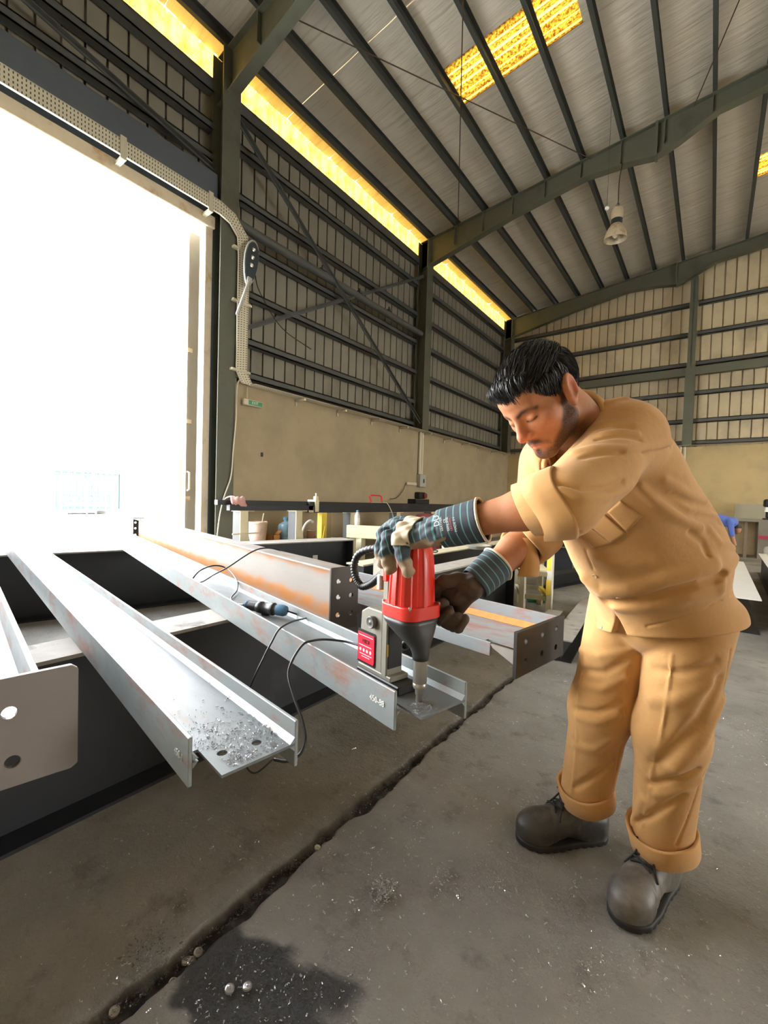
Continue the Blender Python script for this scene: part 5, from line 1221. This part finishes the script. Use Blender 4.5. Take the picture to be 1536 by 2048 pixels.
HL_Y = [-.125, -.095, -.060, -.035, -.012, .020, .030, .048, .066, .09]; HL_Z = [-.066, -.058, -.045, -.020, .030, .004, .006, .024, .050, .058]
def hair_strands(n=2400):
    """combed strands over the scalp, in world space: list of (points, radii)"""
    out = []; g = np.random.default_rng(3)
    C = np.array((0, -.012, .033)); r = np.array((.080, .102, .087))
    for i in range(n):
        while True:
            v = g.normal(size=3); v /= np.linalg.norm(v); p = v*r + C
            if p[2] > np.interp(p[1], HL_Y, HL_Z) + .006: break
        front = np.clip((p[1] + .01)/.07, 0, 1); top = np.clip((p[2] - .055)/.05, 0, 1); m = 7
        ln = .020 + .008*g.random() + top*(.022 + .012*g.random()); lift = .004 + .002*g.random() + top*(.006 + .004*g.random()) + front*top*.010; side = g.normal()*.22; pts = []; rad = []
        for k in range(m):
            nrm = (p - C)/(r*r); nrm /= np.linalg.norm(nrm)
            if top > .25: d = np.array((side*.5 + .10, .9, -.25 + .1*top))
            elif p[1] > -.03: d = np.array((side*.3, .30, -.85))
            else: d = np.array((side*.3, -.25, -.9))
            d -= nrm*(d @ nrm); d /= np.linalg.norm(d) + 1e-9
            t = k/(m - 1); pts.append(p + nrm*(lift*math.sin(min(1, t*1.6)*1.57)*(1 - .3*t) + .001)); rad.append(.0019*(1 - .85*t*t))
            q = p + d*ln/(m - 1); e = (q - C)/r; q = C + e/np.linalg.norm(e)*r
            if q[2] < np.interp(q[1], HL_Y, HL_Z) - (.004 if top < .3 else .010): break
            p = q
        if len(pts) > 2: rad[-1] *= .4; out.append((pts, rad))
    for i in range(230):      # quiff falling over the top of the forehead
        x = g.uniform(-.058, .060); y0 = .060 - 2.4*x*x; z0 = .104 - 3.2*x*x; L = g.uniform(.7, 1.15)*(1.35 if .028 < x < .042 else 1); pts = []; rad = []; w = g.normal()*.006; hp = g.uniform(.6, 1.2)
        for k in range(7):
            t = k/6; pts.append(np.array((x + (w + .010)*t, y0 + .036*L*math.sin(t*1.75), z0 + .010*hp*math.sin(t*2.6) - .036*L*t**1.7))); rad.append(.0024*(1 - t*.9) + .0002)
        out.append((pts, rad))
    return [([J['head'] + RH_.T @ p for p in pts], rad) for pts, rad in out]
def hair_sdf(P):
    q = (P - J['head'].astype(f32)) @ RH_.T.astype(f32); x = np.abs(q[:, 0]); y = q[:, 1]; z = q[:, 2]
    d = sd_ell(q, (0, -.013, .034), (.0815, .1035, .0895))
    d = smin(d, sd_ell(q, (0, .052, .086), (.054, .040, .024)), .02)
    d = smax(d, np.interp(y, HL_Y, HL_Z).astype(f32) - z, .006)
    return d + .0010*np.sin(q[:, 0]*420 + 30*y)*np.sin(q[:, 1]*40 + 2)
def make_collar():
    """stand collar folded over itself round the neck; its foot disappears into the shirt"""
    nd = J['head'] - hu*.085 - hf*.035; nb_ = J['ms'] + ut*.03 + ft*.01; cu = nd - nb_; cu /= np.linalg.norm(cu); cl = lt - cu*(lt @ cu); cl /= np.linalg.norm(cl); cf = np.cross(cl, cu)
    N0 = nd + (nb_ - nd)*.22; CV = []; na = 73; prof = [(.082, -.08), (.077, -.02), (.074, .020), (.0765, .028), (.082, .026), (.090, .008), (.101, -.022), (.104, -.030)]; nb = len(prof)
    for i in range(na):
        a = -2.62 + 5.24*i/(na - 1); bx_, by_ = math.sin(a), -math.cos(a); fr = max(0, (abs(a) - 1.2)/1.42)
        for k, (r, h) in enumerate(prof):
            w = 1 + .02*math.sin(5*a); CV.append(N0 + cl*(r*bx_*w) + cf*(r*1.06*by_*w + .006 + (.020*fr if k > 4 else 0)) + cu*(h - .055*fr - (.018*fr if k > 5 else 0)))
    return np.array(CV), np.array([(i*nb + j, (i + 1)*nb + j, (i + 1)*nb + j + 1, i*nb + j + 1) for i in range(na - 1) for j in range(nb - 1)])
# ================================================================ build the worker
def cam_uv(V):
    c = (np.asarray(V, float) - np.array((0, 0, 1.2))); R = np.array(_R3); q = c @ R; return 768 + FPX*q[:, 0]/-q[:, 2], 1024 - FPX*q[:, 1]/-q[:, 2], -q[:, 2]
def surf_pts(V, pix, lift=0):
    """points of a garment surface under given spots of the photograph"""
    u, v, z = cam_uv(V); out = []
    for x, y in pix:
        for r in (6, 12, 25, 60):
            m = np.hypot(u - x, v - y) < r
            if m.any(): break
        i = np.flatnonzero(m); zz = z[i].min(); j = i[z[i] < zz + .03]; out.append(np.array(on_d(x, y, float(z[j].mean()))))
    return out
def normal_at(V, F, p):
    c = V[F].mean(1); i = np.argsort(((c - p)**2).sum(1))[:12]; n = np.cross(V[F[i, 1]] - V[F[i, 0]], V[F[i, 2]] - V[F[i, 0]]).mean(0); n /= np.linalg.norm(n)
    return n if n @ (np.array((0, 0, 1.2)) - p) > 0 else -n
SH = [([(1172, 1158), (1205, 1182), (1260, 1178), (1330, 1158), (1390, 1143), (1425, 1132)], .017, .022), ([(1210, 1204), (1270, 1199), (1340, 1180), (1400, 1163), (1445, 1150)], -.024, .012),
      ([(1475, 1115), (1448, 1145), (1440, 1175)], .008, .014), ([(1230, 1215), (1300, 1215), (1380, 1195), (1440, 1180)], .006, .016),
      ([(1115, 967), (1160, 980), (1210, 978), (1245, 965)], -.006, .006), ([(1120, 980), (1165, 994), (1215, 995), (1260, 975)], .006, .010),
      ([(1150, 890), (1178, 862), (1222, 850), (1262, 856)], -.007, .007), ([(1150, 905), (1190, 896), (1250, 898), (1300, 896), (1340, 885)], .006, .009), ([(1165, 915), (1230, 905), (1300, 905), (1345, 893)], -.005, .006),
      ([(1158, 878), (1168, 845), (1190, 822)], -.006, .006), ([(1182, 828), (1215, 806), (1250, 797)], .005, .010), ([(1205, 868), (1245, 862), (1275, 868)], .004, .006), ([(1195, 880), (1240, 873), (1280, 880)], -.004, .005),
      ([(1285, 958), (1330, 992), (1380, 1030), (1440, 1042)], -.009, .011), ([(1280, 975), (1310, 1004), (1350, 1032), (1400, 1056)], .007, .012), ([(1345, 992), (1390, 1010), (1432, 1018)], -.007, .009), ([(1330, 960), (1372, 985), (1412, 1000)], .005, .010),
      ([(1380, 1065), (1405, 1085), (1415, 1110)], -.006, .008), ([(1420, 1060), (1440, 1085), (1470, 1095)], .005, .010),
      ([(1158, 1062), (1172, 1100), (1186, 1138)], -.003, .004), ([(1295, 1252), (1360, 1234), (1430, 1206), (1478, 1178)], -.0035, .004), ([(1170, 1190), (1190, 1220), (1215, 1245)], -.003, .004),
      ([(1190, 1110), (1230, 1130), (1290, 1125)], .004, .02), ([(1060, 1075), (1070, 1110), (1066, 1145)], .010, .012)]
TR = [([(1345, 1310), (1335, 1390), (1322, 1470), (1302, 1550), (1300, 1590), (1285, 1650)], .0055, .0045), ([(1165, 1300), (1157, 1400), (1153, 1500), (1144, 1585)], .0055, .0045),
      ([(1440, 1360), (1400, 1440), (1350, 1495), (1310, 1530)], -.010, .016), ([(1450, 1400), (1410, 1480), (1350, 1540)], .007, .016), ([(1300, 1568), (1345, 1560), (1395, 1540)], -.009, .010), ([(1310, 1590), (1360, 1582), (1400, 1560)], .006, .010),
      ([(1275, 1645), (1320, 1620), (1365, 1590)], -.008, .010), ([(1285, 1600), (1265, 1640), (1250, 1660)], .007, .012), ([(1300, 1400), (1350, 1400), (1420, 1370)], .006, .02), ([(1310, 1340), (1370, 1345), (1430, 1325)], -.005, .014),
      ([(1150, 1418), (1195, 1425), (1240, 1408)], -.007, .010), ([(1155, 1435), (1195, 1445), (1235, 1430)], .005, .010), ([(1165, 1340), (1210, 1345), (1250, 1322)], -.006, .012), ([(1160, 1370), (1205, 1378), (1250, 1355)], .006, .012), ([(1160, 1300), (1200, 1312), (1260, 1300)], .005, .012),
      ([(1150, 1575), (1185, 1555), (1225, 1525)], -.006, .010), ([(1460, 1300), (1443, 1410), (1405, 1550), (1352, 1690)], -.004, .004), ([(1262, 1330), (1250, 1420), (1232, 1540)], -.003, .004), ([(1150, 1490), (1190, 1500), (1220, 1480)], .004, .014)]
def fabric(name, col):
    t = NT(name); n = t.noise(4, 5, .6); c = t.mix(n, tuple(x*.86 for x in col), tuple(min(1, x*1.1) for x in col)); c = t.mix(t.ramp(t.noise(14, 5, .7), .55, .85), c, tuple(x*.75 for x in col))
    b = t.bump(t.noise(420, 2), .10, .001); t.bump(t.noise(22, 4, .6), .28, .008, b); t.b.inputs['Sheen Weight'].default_value = .15; return t.set(c, .85)
def worker():
    W = thing('person', 'person in tan work shirt and trousers leaning over the red drill with gloved hands', 'person', (-.2, 1.62, 0))
    allp = np.array(list(J.values())); lo = allp.min(0) - .2; hi = allp.max(0) + .2
    M_tan = fabric('tan drill cloth', (.53, .285, .098))
    # ---- garments: coarse pass to seat the creases, then the real one
    bs, _ = sdf_mesh(shirt_sdf, lo, hi, .008); FOLDS['shirt'] = [(surf_pts(bs, p), a*(1.45 if w > .0045 else 1), w) for p, a, w in SH]
    bt, _ = sdf_mesh(trouser_sdf, lo, hi, .008); FOLDS['trousers'] = [(surf_pts(bt, p), a*(1.5 if w > .0046 else 1), w) for p, a, w in TR]
    S, SF = sdf_mesh(shirt_sdf, lo, hi, .0032); shirt = npmesh('shirt', S, SF, M_tan, W)
    T, TF = sdf_mesh(trouser_sdf, lo, hi, .0036); npmesh('trousers', T, TF, M_tan, W)
    # ---- skin
    V, F = sdf_mesh(body_sdf, lo, hi, .0026)
    q = (V - J['head']) @ RH_.T; x = np.abs(q[:, 0]); y, z = q[:, 1], q[:, 2]; q2 = np.stack([x, y, z], 1).astype(f32)
    ss = lambda e0, e1, v: np.clip((v - e0)/(e1 - e0), 0, 1)**2*(3 - 2*np.clip((v - e0)/(e1 - e0), 0, 1))
    inh = near(V, J['head'], .2)
    chin = ss(.016, .0, np.abs(sd_ell(q2, (0, .078, -.098), (.026, .022, .020)))) ; tash = np.exp(-(sd_poly(q2, [A3_((.003, .103, -.0575)), A3_((.016, .096, -.060)), A3_((.026, .086, -.070)), A3_((.029, .078, -.086))])/.0068)**2)
    goat = np.exp(-(sd_poly(q2, [A3_((0, .098, -.090)), A3_((0, .092, -.106)), A3_((.02, .080, -.108))])/.014)**2)
    zl = np.interp(y, [-.02, .012, .03, .055, .072, .086, .12], [.03, .02, -.030, -.062, -.074, -.086, -.088]); jaw = ss(.010, -.010, z - zl)*ss(-.012, .012, y)*ss(-.150, -.115, z)*ss(.0755, .070, x)
    under = ss(-.085, -.105, z)*ss(-.05, .0, y)*.6
    beard = np.clip(1.25*np.maximum.reduce([.72*jaw, 1.0*goat, 1.0*tash, under]), 0, 1)*inh
    brow = np.exp(-(sd_poly(q2, [A3_((.013, .101, .016)), A3_((.026, .097, .022)), A3_((.040, .087, .022)), A3_((.050, .074, .014))])/.0055)**2)
    lash = np.exp(-(sd_poly(q2, [A3_((.017, .0885, -.0055)), A3_((.026, .0935, -.0085)), A3_((.036, .0925, -.0085)), A3_((.046, .0835, -.004))])/.0026)**2)
    hairy = np.clip(brow*.95 + lash, 0, 1)*inh
    lips = np.exp(-(np.minimum(sd_cone(q2, (0, .1, -.0655), (.020, .088, -.070), 0, 0), sd_cone(q2, (0, .1, -.0775), (.017, .088, -.0745), 0, 0))/.0055)**2)
    red = np.clip(np.exp(-(np.linalg.norm(q2 - A3_((0, .112, -.032)), axis=1)/.022)**2) + .8*np.exp(-(np.linalg.norm(q2 - A3_((.082, -.026, -.004)), axis=1)/.036)**2) + .4*np.exp(-(np.linalg.norm(q2 - A3_((.042, .068, -.03)), axis=1)/.028)**2) + lips, 0, 1)*inh
    t = NT('skin'); at = t.attr('tone'); sp = t.n('ShaderNodeSeparateColor'); t.l(at, sp.inputs[0])
    c = t.mix(t.noise(9, 5, .6), (.43, .175, .075), (.53, .235, .11)); c = t.mix(t.noise(120, 3), c, (.36, .15, .075)); c = t.mix(t.mix(.55, (0, 0, 0), sp.outputs[1], 'MIX'), c, (.62, .16, .10))
    bn = t.ramp(t.noise(420, 2, .5), .25, .55); f = t.mix(1.0, sp.outputs[0], t.mix(.62, bn, (1, 1, 1)), 'MULTIPLY'); c = t.mix(f, c, (.035, .022, .018)); c = t.mix(sp.outputs[2], c, (.012, .009, .008))
    b = t.bump(t.noise(260, 3), .06, .001); t.set(c, .55); t.b.inputs['Specular IOR Level'].default_value = .32; t.b.inputs['Subsurface Weight'].default_value = .12; t.b.inputs['Subsurface Radius'].default_value = (.008, .003, .002); t.b.inputs['Subsurface Scale'].default_value = 1
    npmesh('body', V, F, t.m, W, cols={'tone': np.stack([beard, red, hairy], 1)})
    # ---- hair
    M_hair = NT('black hair'); M_hair.bump(M_hair.noise(60, 3, .6, (1, 1, 1)), .2, .003); M_hair = M_hair.set((.008, .0075, .008), .30)
    HV, HF = sdf_mesh(hair_sdf, J['head'] - .16, J['head'] + .16, .0026); ho = npmesh('hair', HV, HF, M_hair, W)
    m = MB()
    for pts, rad in hair_strands(): m.tube(pts, rad, 3, cap=False)
    st = m.build('hair_strands', M_hair, ho, smooth='all'); st['kind'] = 'stuff'
    # ---- collar
    CV, CF = make_collar()
    co = npmesh('collar', CV, CF, M_tan, W); sd = co.modifiers.new('t', 'SOLIDIFY'); sd.thickness = .003; sd.offset = 0
    # ---- rolled sleeves and trouser turn-ups
    def band(name, c, axis, prof, sq=1.0, seed=0, amp=.05, up=(0, 0, 1), off=None):
        a_, u_, d_ = frame(axis, up); n = 56; vs = []
        for r, zz in prof:
            for k in range(n):
                q_ = 2*math.pi*k/n; rr = r*(1 + amp*math.sin(2*q_ + seed) + amp*.6*math.sin(3*q_ + 2*seed) + amp*.25*math.sin(7*q_ + seed)); sh = (off(q_) if off else 0)
                vs.append(Vector(c) + d_*(zz + sh) + a_*rr*math.cos(q_) + u_*rr*sq*math.sin(q_))
        mm = MB(); mm.add(vs, [(i*n + k, i*n + (k + 1) % n, (i + 1)*n + (k + 1) % n, (i + 1)*n + k) for i in range(len(prof) - 1) for k in range(n)])
        return mm.build(name, M_tan, W, smooth='all')
    aL = J['LW'] - J['LE']; aL /= np.linalg.norm(aL); cL = J['LE'] + aL*.030 + CY*.004
    band('rolled_cuff', cL, aL, [(.055, .010), (.066, .030), (.0745, .031), (.080, .0), (.083, -.030), (.082, -.036), (.074, -.034), (.070, -.02)], 1.0, .7, .05, off=lambda q_: .012*math.sin(q_ + .6) + .006*math.sin(3*q_))
    band('rolled_cuff', cL + aL*.012, aL, [(.050, .032), (.060, .042), (.065, .040), (.068, .0)], 1.0, 1.9, .05, off=lambda q_: .012*math.sin(q_ + .2))
    aR = J['RW'] - J['RE']; aR /= np.linalg.norm(aR); cR = J['RE'] + aR*.02 + CY*.008 + CX*.004
    band('rolled_cuff', cR, aR, [(.046, .010), (.057, .030), (.064, .030), (.070, .0), (.074, -.03), (.073, -.038), (.064, -.036)], 1.1, 2.2, .07, off=lambda q_: .016*math.sin(q_ + 2.4) + .008*math.sin(3*q_))
    # hanging tail of the far rolled sleeve
    tp = catmull([D_(1052, 1075, 1.19), D_(1058, 1105, 1.185), D_(1060, 1130, 1.185), D_(1056, 1152, 1.187)], 5)
    mm = MB(); n = 14
    vs = [p + Vector(CX*(.020 + .010*(i/len(tp)))*math.cos(6.283*k/n) + CZ*.022*math.sin(6.283*k/n)) for i, p in enumerate(tp) for k in range(n)]
    mm.add(vs, [(i*n + k, i*n + (k + 1) % n, (i + 1)*n + (k + 1) % n, (i + 1)*n + k) for i in range(len(tp) - 1) for k in range(n)] + [tuple(range((len(tp) - 1)*n, len(tp)*n))]); mm.build('sleeve_tail', M_tan, W, smooth='all')
    for a_, k_, tz, tilt, r in (('LA', 'LKn', .135, CX*-.10 + np.array((-.12, .05, 0)), .089), ('RA', 'RKn', .150, CX*-.16 + np.array((-.14, .05, 0)), .084)):
        ad = J[k_] - J[a_]; ad /= np.linalg.norm(ad); c = J[a_] + ad*((tz + .03 - J[a_][2])/ad[2]); axx = ad + tilt
        band('trouser_cuff', c, axx, [(r - .004, .010), (r + .004, .028), (r + .0065, .031), (r + .0125, .031), (r + .0145, .027), (r + .013, .0), (r + .011, -.030), (r + .006, -.035), (r - .010, -.033)], 1.0, 1.1, .035)
    # ---- pockets: thin patches sewn on the shirt
    CM, _ = sdf_mesh(shirt_core, lo, hi, .007)
    def patch(name, quad, lift=.003, n=10):
        (ax0, ay0), (bx0, by0), (cx0, cy0), (dx0, dy0) = quad
        px_ = [((ax0*(1 - s) + bx0*s)*(1 - r) + (dx0*(1 - s) + cx0*s)*r, (ay0*(1 - s) + by0*s)*(1 - r) + (dy0*(1 - s) + cy0*s)*r) for r in np.linspace(0, 1, n) for s in np.linspace(0, 1, n)]
        P = np.array(surf_pts(CM, px_))
        for _ in range(3):
            d0 = shirt_core(P.astype(f32)); e_ = .004; gr = np.stack([shirt_core((P + e_*np.eye(3)[k]).astype(f32)) - shirt_core((P - e_*np.eye(3)[k]).astype(f32)) for k in range(3)], 1); gr /= np.linalg.norm(gr, axis=1, keepdims=True) + 1e-9; P = P + gr*(lift - d0)[:, None]
        o = npmesh(name, P, [(i*n + j, i*n + j + 1, (i + 1)*n + j + 1, (i + 1)*n + j) for i in range(n - 1) for j in range(n - 1)], M_tan, W); sd = o.modifiers.new('t', 'SOLIDIFY'); sd.thickness = .003; sd.offset = 0
    patch('pocket', [(1214, 1022), (1240, 1000), (1284, 1032), (1254, 1064)], .002); patch('pocket_flap', [(1176, 1046), (1208, 1026), (1252, 1066), (1225, 1086)], .004); patch('collar_flap', [(1060, 893), (1102, 905), (1096, 936), (1044, 940)], .007); patch('placket', [(1160, 1062), (1176, 1050), (1225, 1086), (1187, 1096)], .003)
    # ---- buttons
    M_btn = pm('tan button', (.50, .33, .17), .4, 0, .1, 30, 0)
    for p in surf_pts(S, [(1190, 1152), (1237, 1196), (1203, 1254)]):
        n = normal_at(S, SF, p); MB().lathe([(.0065, -.001), (.0068, .001), (.0062, .0022), (.0045, .0016), (.001, .0016)], p, n, 16).build('button', M_btn, W, smooth=True)
    # ---- gloves
    def glove_mat(name, back):
        t = NT(name); at = t.attr('zone'); sp = t.n('ShaderNodeSeparateColor'); t.l(at, sp.inputs[0])
        lea = t.mix(t.noise(30, 5, .7), *((.20, .13, .085), (.42, .31, .20)) if back else ((.035, .022, .017), (.10, .065, .045)))
        m1 = t.n('ShaderNodeMath', operation='FRACT'); m0 = t.n('ShaderNodeMath', operation='MULTIPLY'); m0.inputs[1].default_value = 12.5; t.l(sp.outputs[1], m0.inputs[0]); t.l(m0.outputs[0], m1.inputs[0])
        st = t.ramp(m1.outputs[0], .0, .16, (1, 1, 1), (0, 0, 0)); t.t.nodes[-1].color_ramp.interpolation = 'CONSTANT'
        nav = t.mix(t.noise(60, 4), (.022, .032, .045), (.05, .065, .085)); fab = t.mix(st, nav, (.10, .27, .27))
        c = t.mix(sp.outputs[0], fab, lea); b = t.bump(t.noise(500, 2), .1, .001); t.bump(t.noise(45, 4), .35, .004, b); t.set(c, .75); return t.m
    M_trim = pm('glove trim cream', (.62, .54, .40), .8, 0, .15, 40, .2)
    for side, sdf, FG, w, e in (('L', lglove_sdf, LF, 'LW', 'LE'), ('R', rglove_sdf, RF, 'RW', 'RE')):
        pts = np.array([p for f in FG for p in f] + [J[w]]); GV, GF = sdf_mesh(sdf, pts.min(0) - .06, pts.max(0) + .06, .0022)
        arm = (J[e] - J[w])/np.linalg.norm(J[e] - J[w]); al = (GV - J[w]) @ arm
        if side == 'L':   # finger tips and palm side are leather
            tip = np.min([np.linalg.norm(GV - f[3], axis=1) for f in FG], 0); lea = ss(.040, .030, tip); nz_ = np.zeros_like(GV); fn_ = np.cross(GV[GF[:, 1]] - GV[GF[:, 0]], GV[GF[:, 2]] - GV[GF[:, 0]]); [np.add.at(nz_, GF[:, k_], fn_) for k_ in range(4)]; nz_ = nz_[:, 2]/(np.linalg.norm(nz_, axis=1) + 1e-12); nz_ = nz_ if np.corrcoef(nz_, GV[:, 2])[0, 1] > 0 else -nz_; lea = np.maximum(lea, ss(-.35, -.6, nz_))
        else: lea = np.ones(len(GV))
        g = npmesh('glove', GV, GF, glove_mat('glove ' + side, side == 'L'), W, cols={'zone': np.stack([lea, np.abs(al)*4.4, al*0], 1)})
        cvv, cff, cuu, rim = glove_cuff(J[w], J[e], .008, .112 if side == 'L' else .10, .0445, .0495)
        k = npmesh('glove_cuff', cvv, cff, glove_mat('glove cuff ' + side, True), g, cols={'zone': np.stack([cuu*0, cuu*4.4, cuu*0], 1)}); sd = k.modifiers.new('t', 'SOLIDIFY'); sd.thickness = .003
        MB().tube([Vector(p) for p in rim] + [Vector(rim[0])], .0035, 6, cap=False).build('cuff_trim', M_trim, g, smooth='all')
        if side == 'L':
            # cream strap over the knuckles: patch of the glove surface pushed outwards
            u, v, zz = cam_uv(GV); loop = np.array([(786, 1046), (820, 1034), (828, 1060), (840, 1090), (852, 1100), (812, 1112), (797, 1085)], float)
            lat = LF[0][0] - LF[3][0]; lat /= np.linalg.norm(lat); fwd = J['LK'] - J['LW']; fwd /= np.linalg.norm(fwd)
            s1 = (GV - J['LK']) @ fwd; s3 = np.array((0, 0, 1.)); top = (((GV - J['LK']) @ s3) > -.046) & (nz_ > -.55)
            keep = (s1 > -.052) & (s1 < -.006) & top; fk = GF[keep[GF].all(1)]
            ids = np.unique(fk); mp = -np.ones(len(GV), int); mp[ids] = np.arange(len(ids))
            nrm = np.zeros_like(GV); fn = np.cross(GV[GF[:, 1]] - GV[GF[:, 0]], GV[GF[:, 2]] - GV[GF[:, 0]]); [np.add.at(nrm, GF[:, k_], fn) for k_ in range(4)]; nrm /= np.linalg.norm(nrm, axis=1, keepdims=True) + 1e-12
            sgn = 1 if (nrm[ids] @ s3).mean() > 0 else -1
            so = npmesh('knuckle_strap', GV[ids] + sgn*nrm[ids]*.0035, mp[fk], M_trim, g); sd = so.modifiers.new('t', 'SOLIDIFY'); sd.thickness = .003
            # printed lettering on the cuff
            M_pr = pm('print white', (.62, .66, .66), .7, 0, .05, 30, 0); M_pr2 = pm('print red', (.5, .12, .10), .7, 0, .05, 30, 0)
            Wc = J['LW']; ax_ = arm
            for txt, px_, sz, mt in (('DU', 875, .020, M_pr), ('LEATHER', 884, .0085, M_pr), ('CE', 891, .0085, M_pr), ('GENUINE', 897, .0080, M_pr), ('LEATHER', 903, .0075, M_pr2), ('MADE IN', 911, .0085, M_pr)):
                p = surf_pts(cvv, [(px_, 1049 if len(txt) > 3 else 1043)])[0]; n = normal_at(cvv, cff, p); p = p + n*.0045
                U = np.cross(ax_, n); U /= np.linalg.norm(U); U = -U if U @ CY > 0 else U; Vv = np.cross(n, U)
                letters(txt, sz, p, U, Vv, mt, g, 'cuff_print', .0002)
    # ---- shoes
    M_lea = pm('dusty black leather', (.045, .042, .038), .5, 0, .3, 9, .15, 90, [((.22, .19, .155), 5, .42, .72)]); M_sole = pm('black sole', (.016, .016, .016), .6, 0, .3, 20, .1); M_lace = pm('black lace', (.02, .022, .025), .8, 0, .2, 60, .1)
    for side in 'LR':
        up, so, at, L, o = shoe_parts(side); a, b = sdf_mesh(up, o - .2, o + .2, .0026); shoe = npmesh('shoe', a, b, M_lea, W)
        a2, b2 = sdf_mesh(so, o - .2, o + .2, .003); npmesh('sole', a2, b2, M_sole, shoe)
        zf = lambda x, y: float(np.max(a[(np.abs((a - o) @ (at(1, 0, 0) - o) - x) < .006) & (np.abs((a - o) @ (at(0, 1, 0) - o) - y) < .008)][:, 2], initial=.09))
        for i, x in enumerate((L*.20, L*.06, -L*.08, -L*.18)):
            for s in (-1, 1):
                pts = [at(x + .010*s*t_ , .030*t_, zf(x + .010*s*t_, .030*t_) + .003) for t_ in np.linspace(-1, 1, 7)]; MB().tube(pts, .0032, 6).build('lace', M_lace, shoe, smooth='all')
        for s in (-1, 1):     # bow
            c = (-L*.12); z0 = zf(c, 0) + .006
            MB().tube(catmull([at(c, 0, z0), at(c + .012, s*.022, z0 + .012), at(c + .020, s*.045, z0 + .002), at(c + .006, s*.040, z0 - .004), at(c, 0, z0)], 5), .0033, 6).build('lace_bow', M_lace, shoe, smooth='all')
            MB().tube(catmull([at(c, 0, z0), at(c + .02, s*.015, z0 + .006), at(c + .045, s*.03, zf(c + .045, s*.03) + .004), at(c + .06, s*.048, max(.04, zf(c + .06, s*.045) - .01))], 5), .003, 6).build('lace_end', M_lace, shoe, smooth='all')
    return W
worker()
# ================================================================ two further workers, far off and mostly hidden
def far_person(label, base, J2, cols, extra=()):
    t = thing('person', label, 'person', base); b = np.array(base)
    P_ = {k: b + np.array(v) for k, v in J2.items()}; al = np.array(list(P_.values())); lo = al.min(0) - .2; hi = al.max(0) + .2
    def body(P):
        d = sd_ell(P, P_['head'], (.085, .095, .115)); d = smin(d, sd_cone(P, P_['head'], P_['neck'], .05, .055), .03); d = smin(d, sd_cone(P, P_['neck'], P_['pel'], .09, .09), .05)
        for s in 'LR': d = smin(d, sd_cone(P, P_['sh' + s], P_['el' + s], .042, .036), .02); d = smin(d, sd_cone(P, P_['el' + s], P_['ha' + s], .035, .03), .02); d = smin(d, sd_cone(P, P_['hip' + s], P_['kn' + s], .06, .045), .03); d = smin(d, sd_cone(P, P_['kn' + s], P_['ft' + s], .045, .04), .03)
        return d
    def top(P):
        d = sd_cone(P, P_['neck'], P_['pel'], .125, .125); d = smin(d, sd_cone(P, P_['shL'], P_['shR'], .07, .07), .06)
        for s in 'LR': d = smin(d, sd_cone(P, P_['sh' + s], P_['el' + s], .058, .05), .03)
        return d
    def leg(P):
        d = sd_ell(P, P_['pel'], (.14, .14, .13))
        for s in 'LR': d = smin(d, sd_cone(P, P_['hip' + s], P_['kn' + s], .085, .07), .03); d = smin(d, sd_cone(P, P_['kn' + s], P_['ft' + s] + np.array((0, 0, .05)), .07, .055), .03)
        return d
    def cap(P): return smax(sd_ell(P, P_['head'], (.096, .104, .126)), P_['head'][2] + .02 - P[:, 2], .01)
    for nm, fn, m in (('body', body, cols[0]), ('shirt', top, cols[1]), ('trousers', leg, cols[2]), ('hair', cap, cols[3])):
        v, f = sdf_mesh(fn, lo, hi, .012); npmesh(nm, v, f, m, t)
    for s in 'LR':
        c = P_['ft' + s]; MB().ell(c + np.array((.04, 0, .035)), (.13, .05, .045), 14, 8).build('shoe', M_black, t, smooth='all')
M_sk2 = pm('skin far', (.42, .20, .11), .6, 0, .1, 9, 0)
far_person('person in a blue shirt bent over behind the man in tan', (.02, 12.4, 0),
    dict(head=(.44, .05, .78), neck=(.34, .03, .92), pel=(.0, 0, 1.0), shL=(.32, .19, .94), shR=(.32, -.16, .94), elL=(.36, .22, .66), elR=(.36, -.18, .66), haL=(.42, .15, .44), haR=(.42, -.12, .44),
         hipL=(.0, .1, .92), hipR=(.0, -.1, .92), knL=(.06, .12, .48), knR=(.06, -.12, .48), ftL=(-.02, .14, .02), ftR=(-.02, -.14, .02)),
    (M_sk2, pm('blue shirt', (.10, .16, .50), .8, 0, .15, 6, .05), M_black, M_black))
far_person('person in grey work clothes and yellow cap stooping in the bright yard', (-12.6, 6.4, -.02),
    dict(head=(-.1, -.55, .42), neck=(-.06, -.40, .60), pel=(.0, 0, .78), shL=(.12, -.38, .62), shR=(-.22, -.38, .62), elL=(.14, -.5, .36), elR=(-.24, -.5, .36), haL=(.08, -.5, .14), haR=(-.18, -.5, .14),
         hipL=(.1, 0, .72), hipR=(-.1, .0, .72), knL=(.13, -.1, .40), knR=(-.13, -.04, .40), ftL=(.14, .08, .02), ftR=(-.14, .1, .02)),
    (M_sk2, pm('grey work shirt', (.22, .25, .28), .8, 0, .15, 6, .05), MATS['grey work shirt'], M_yel))
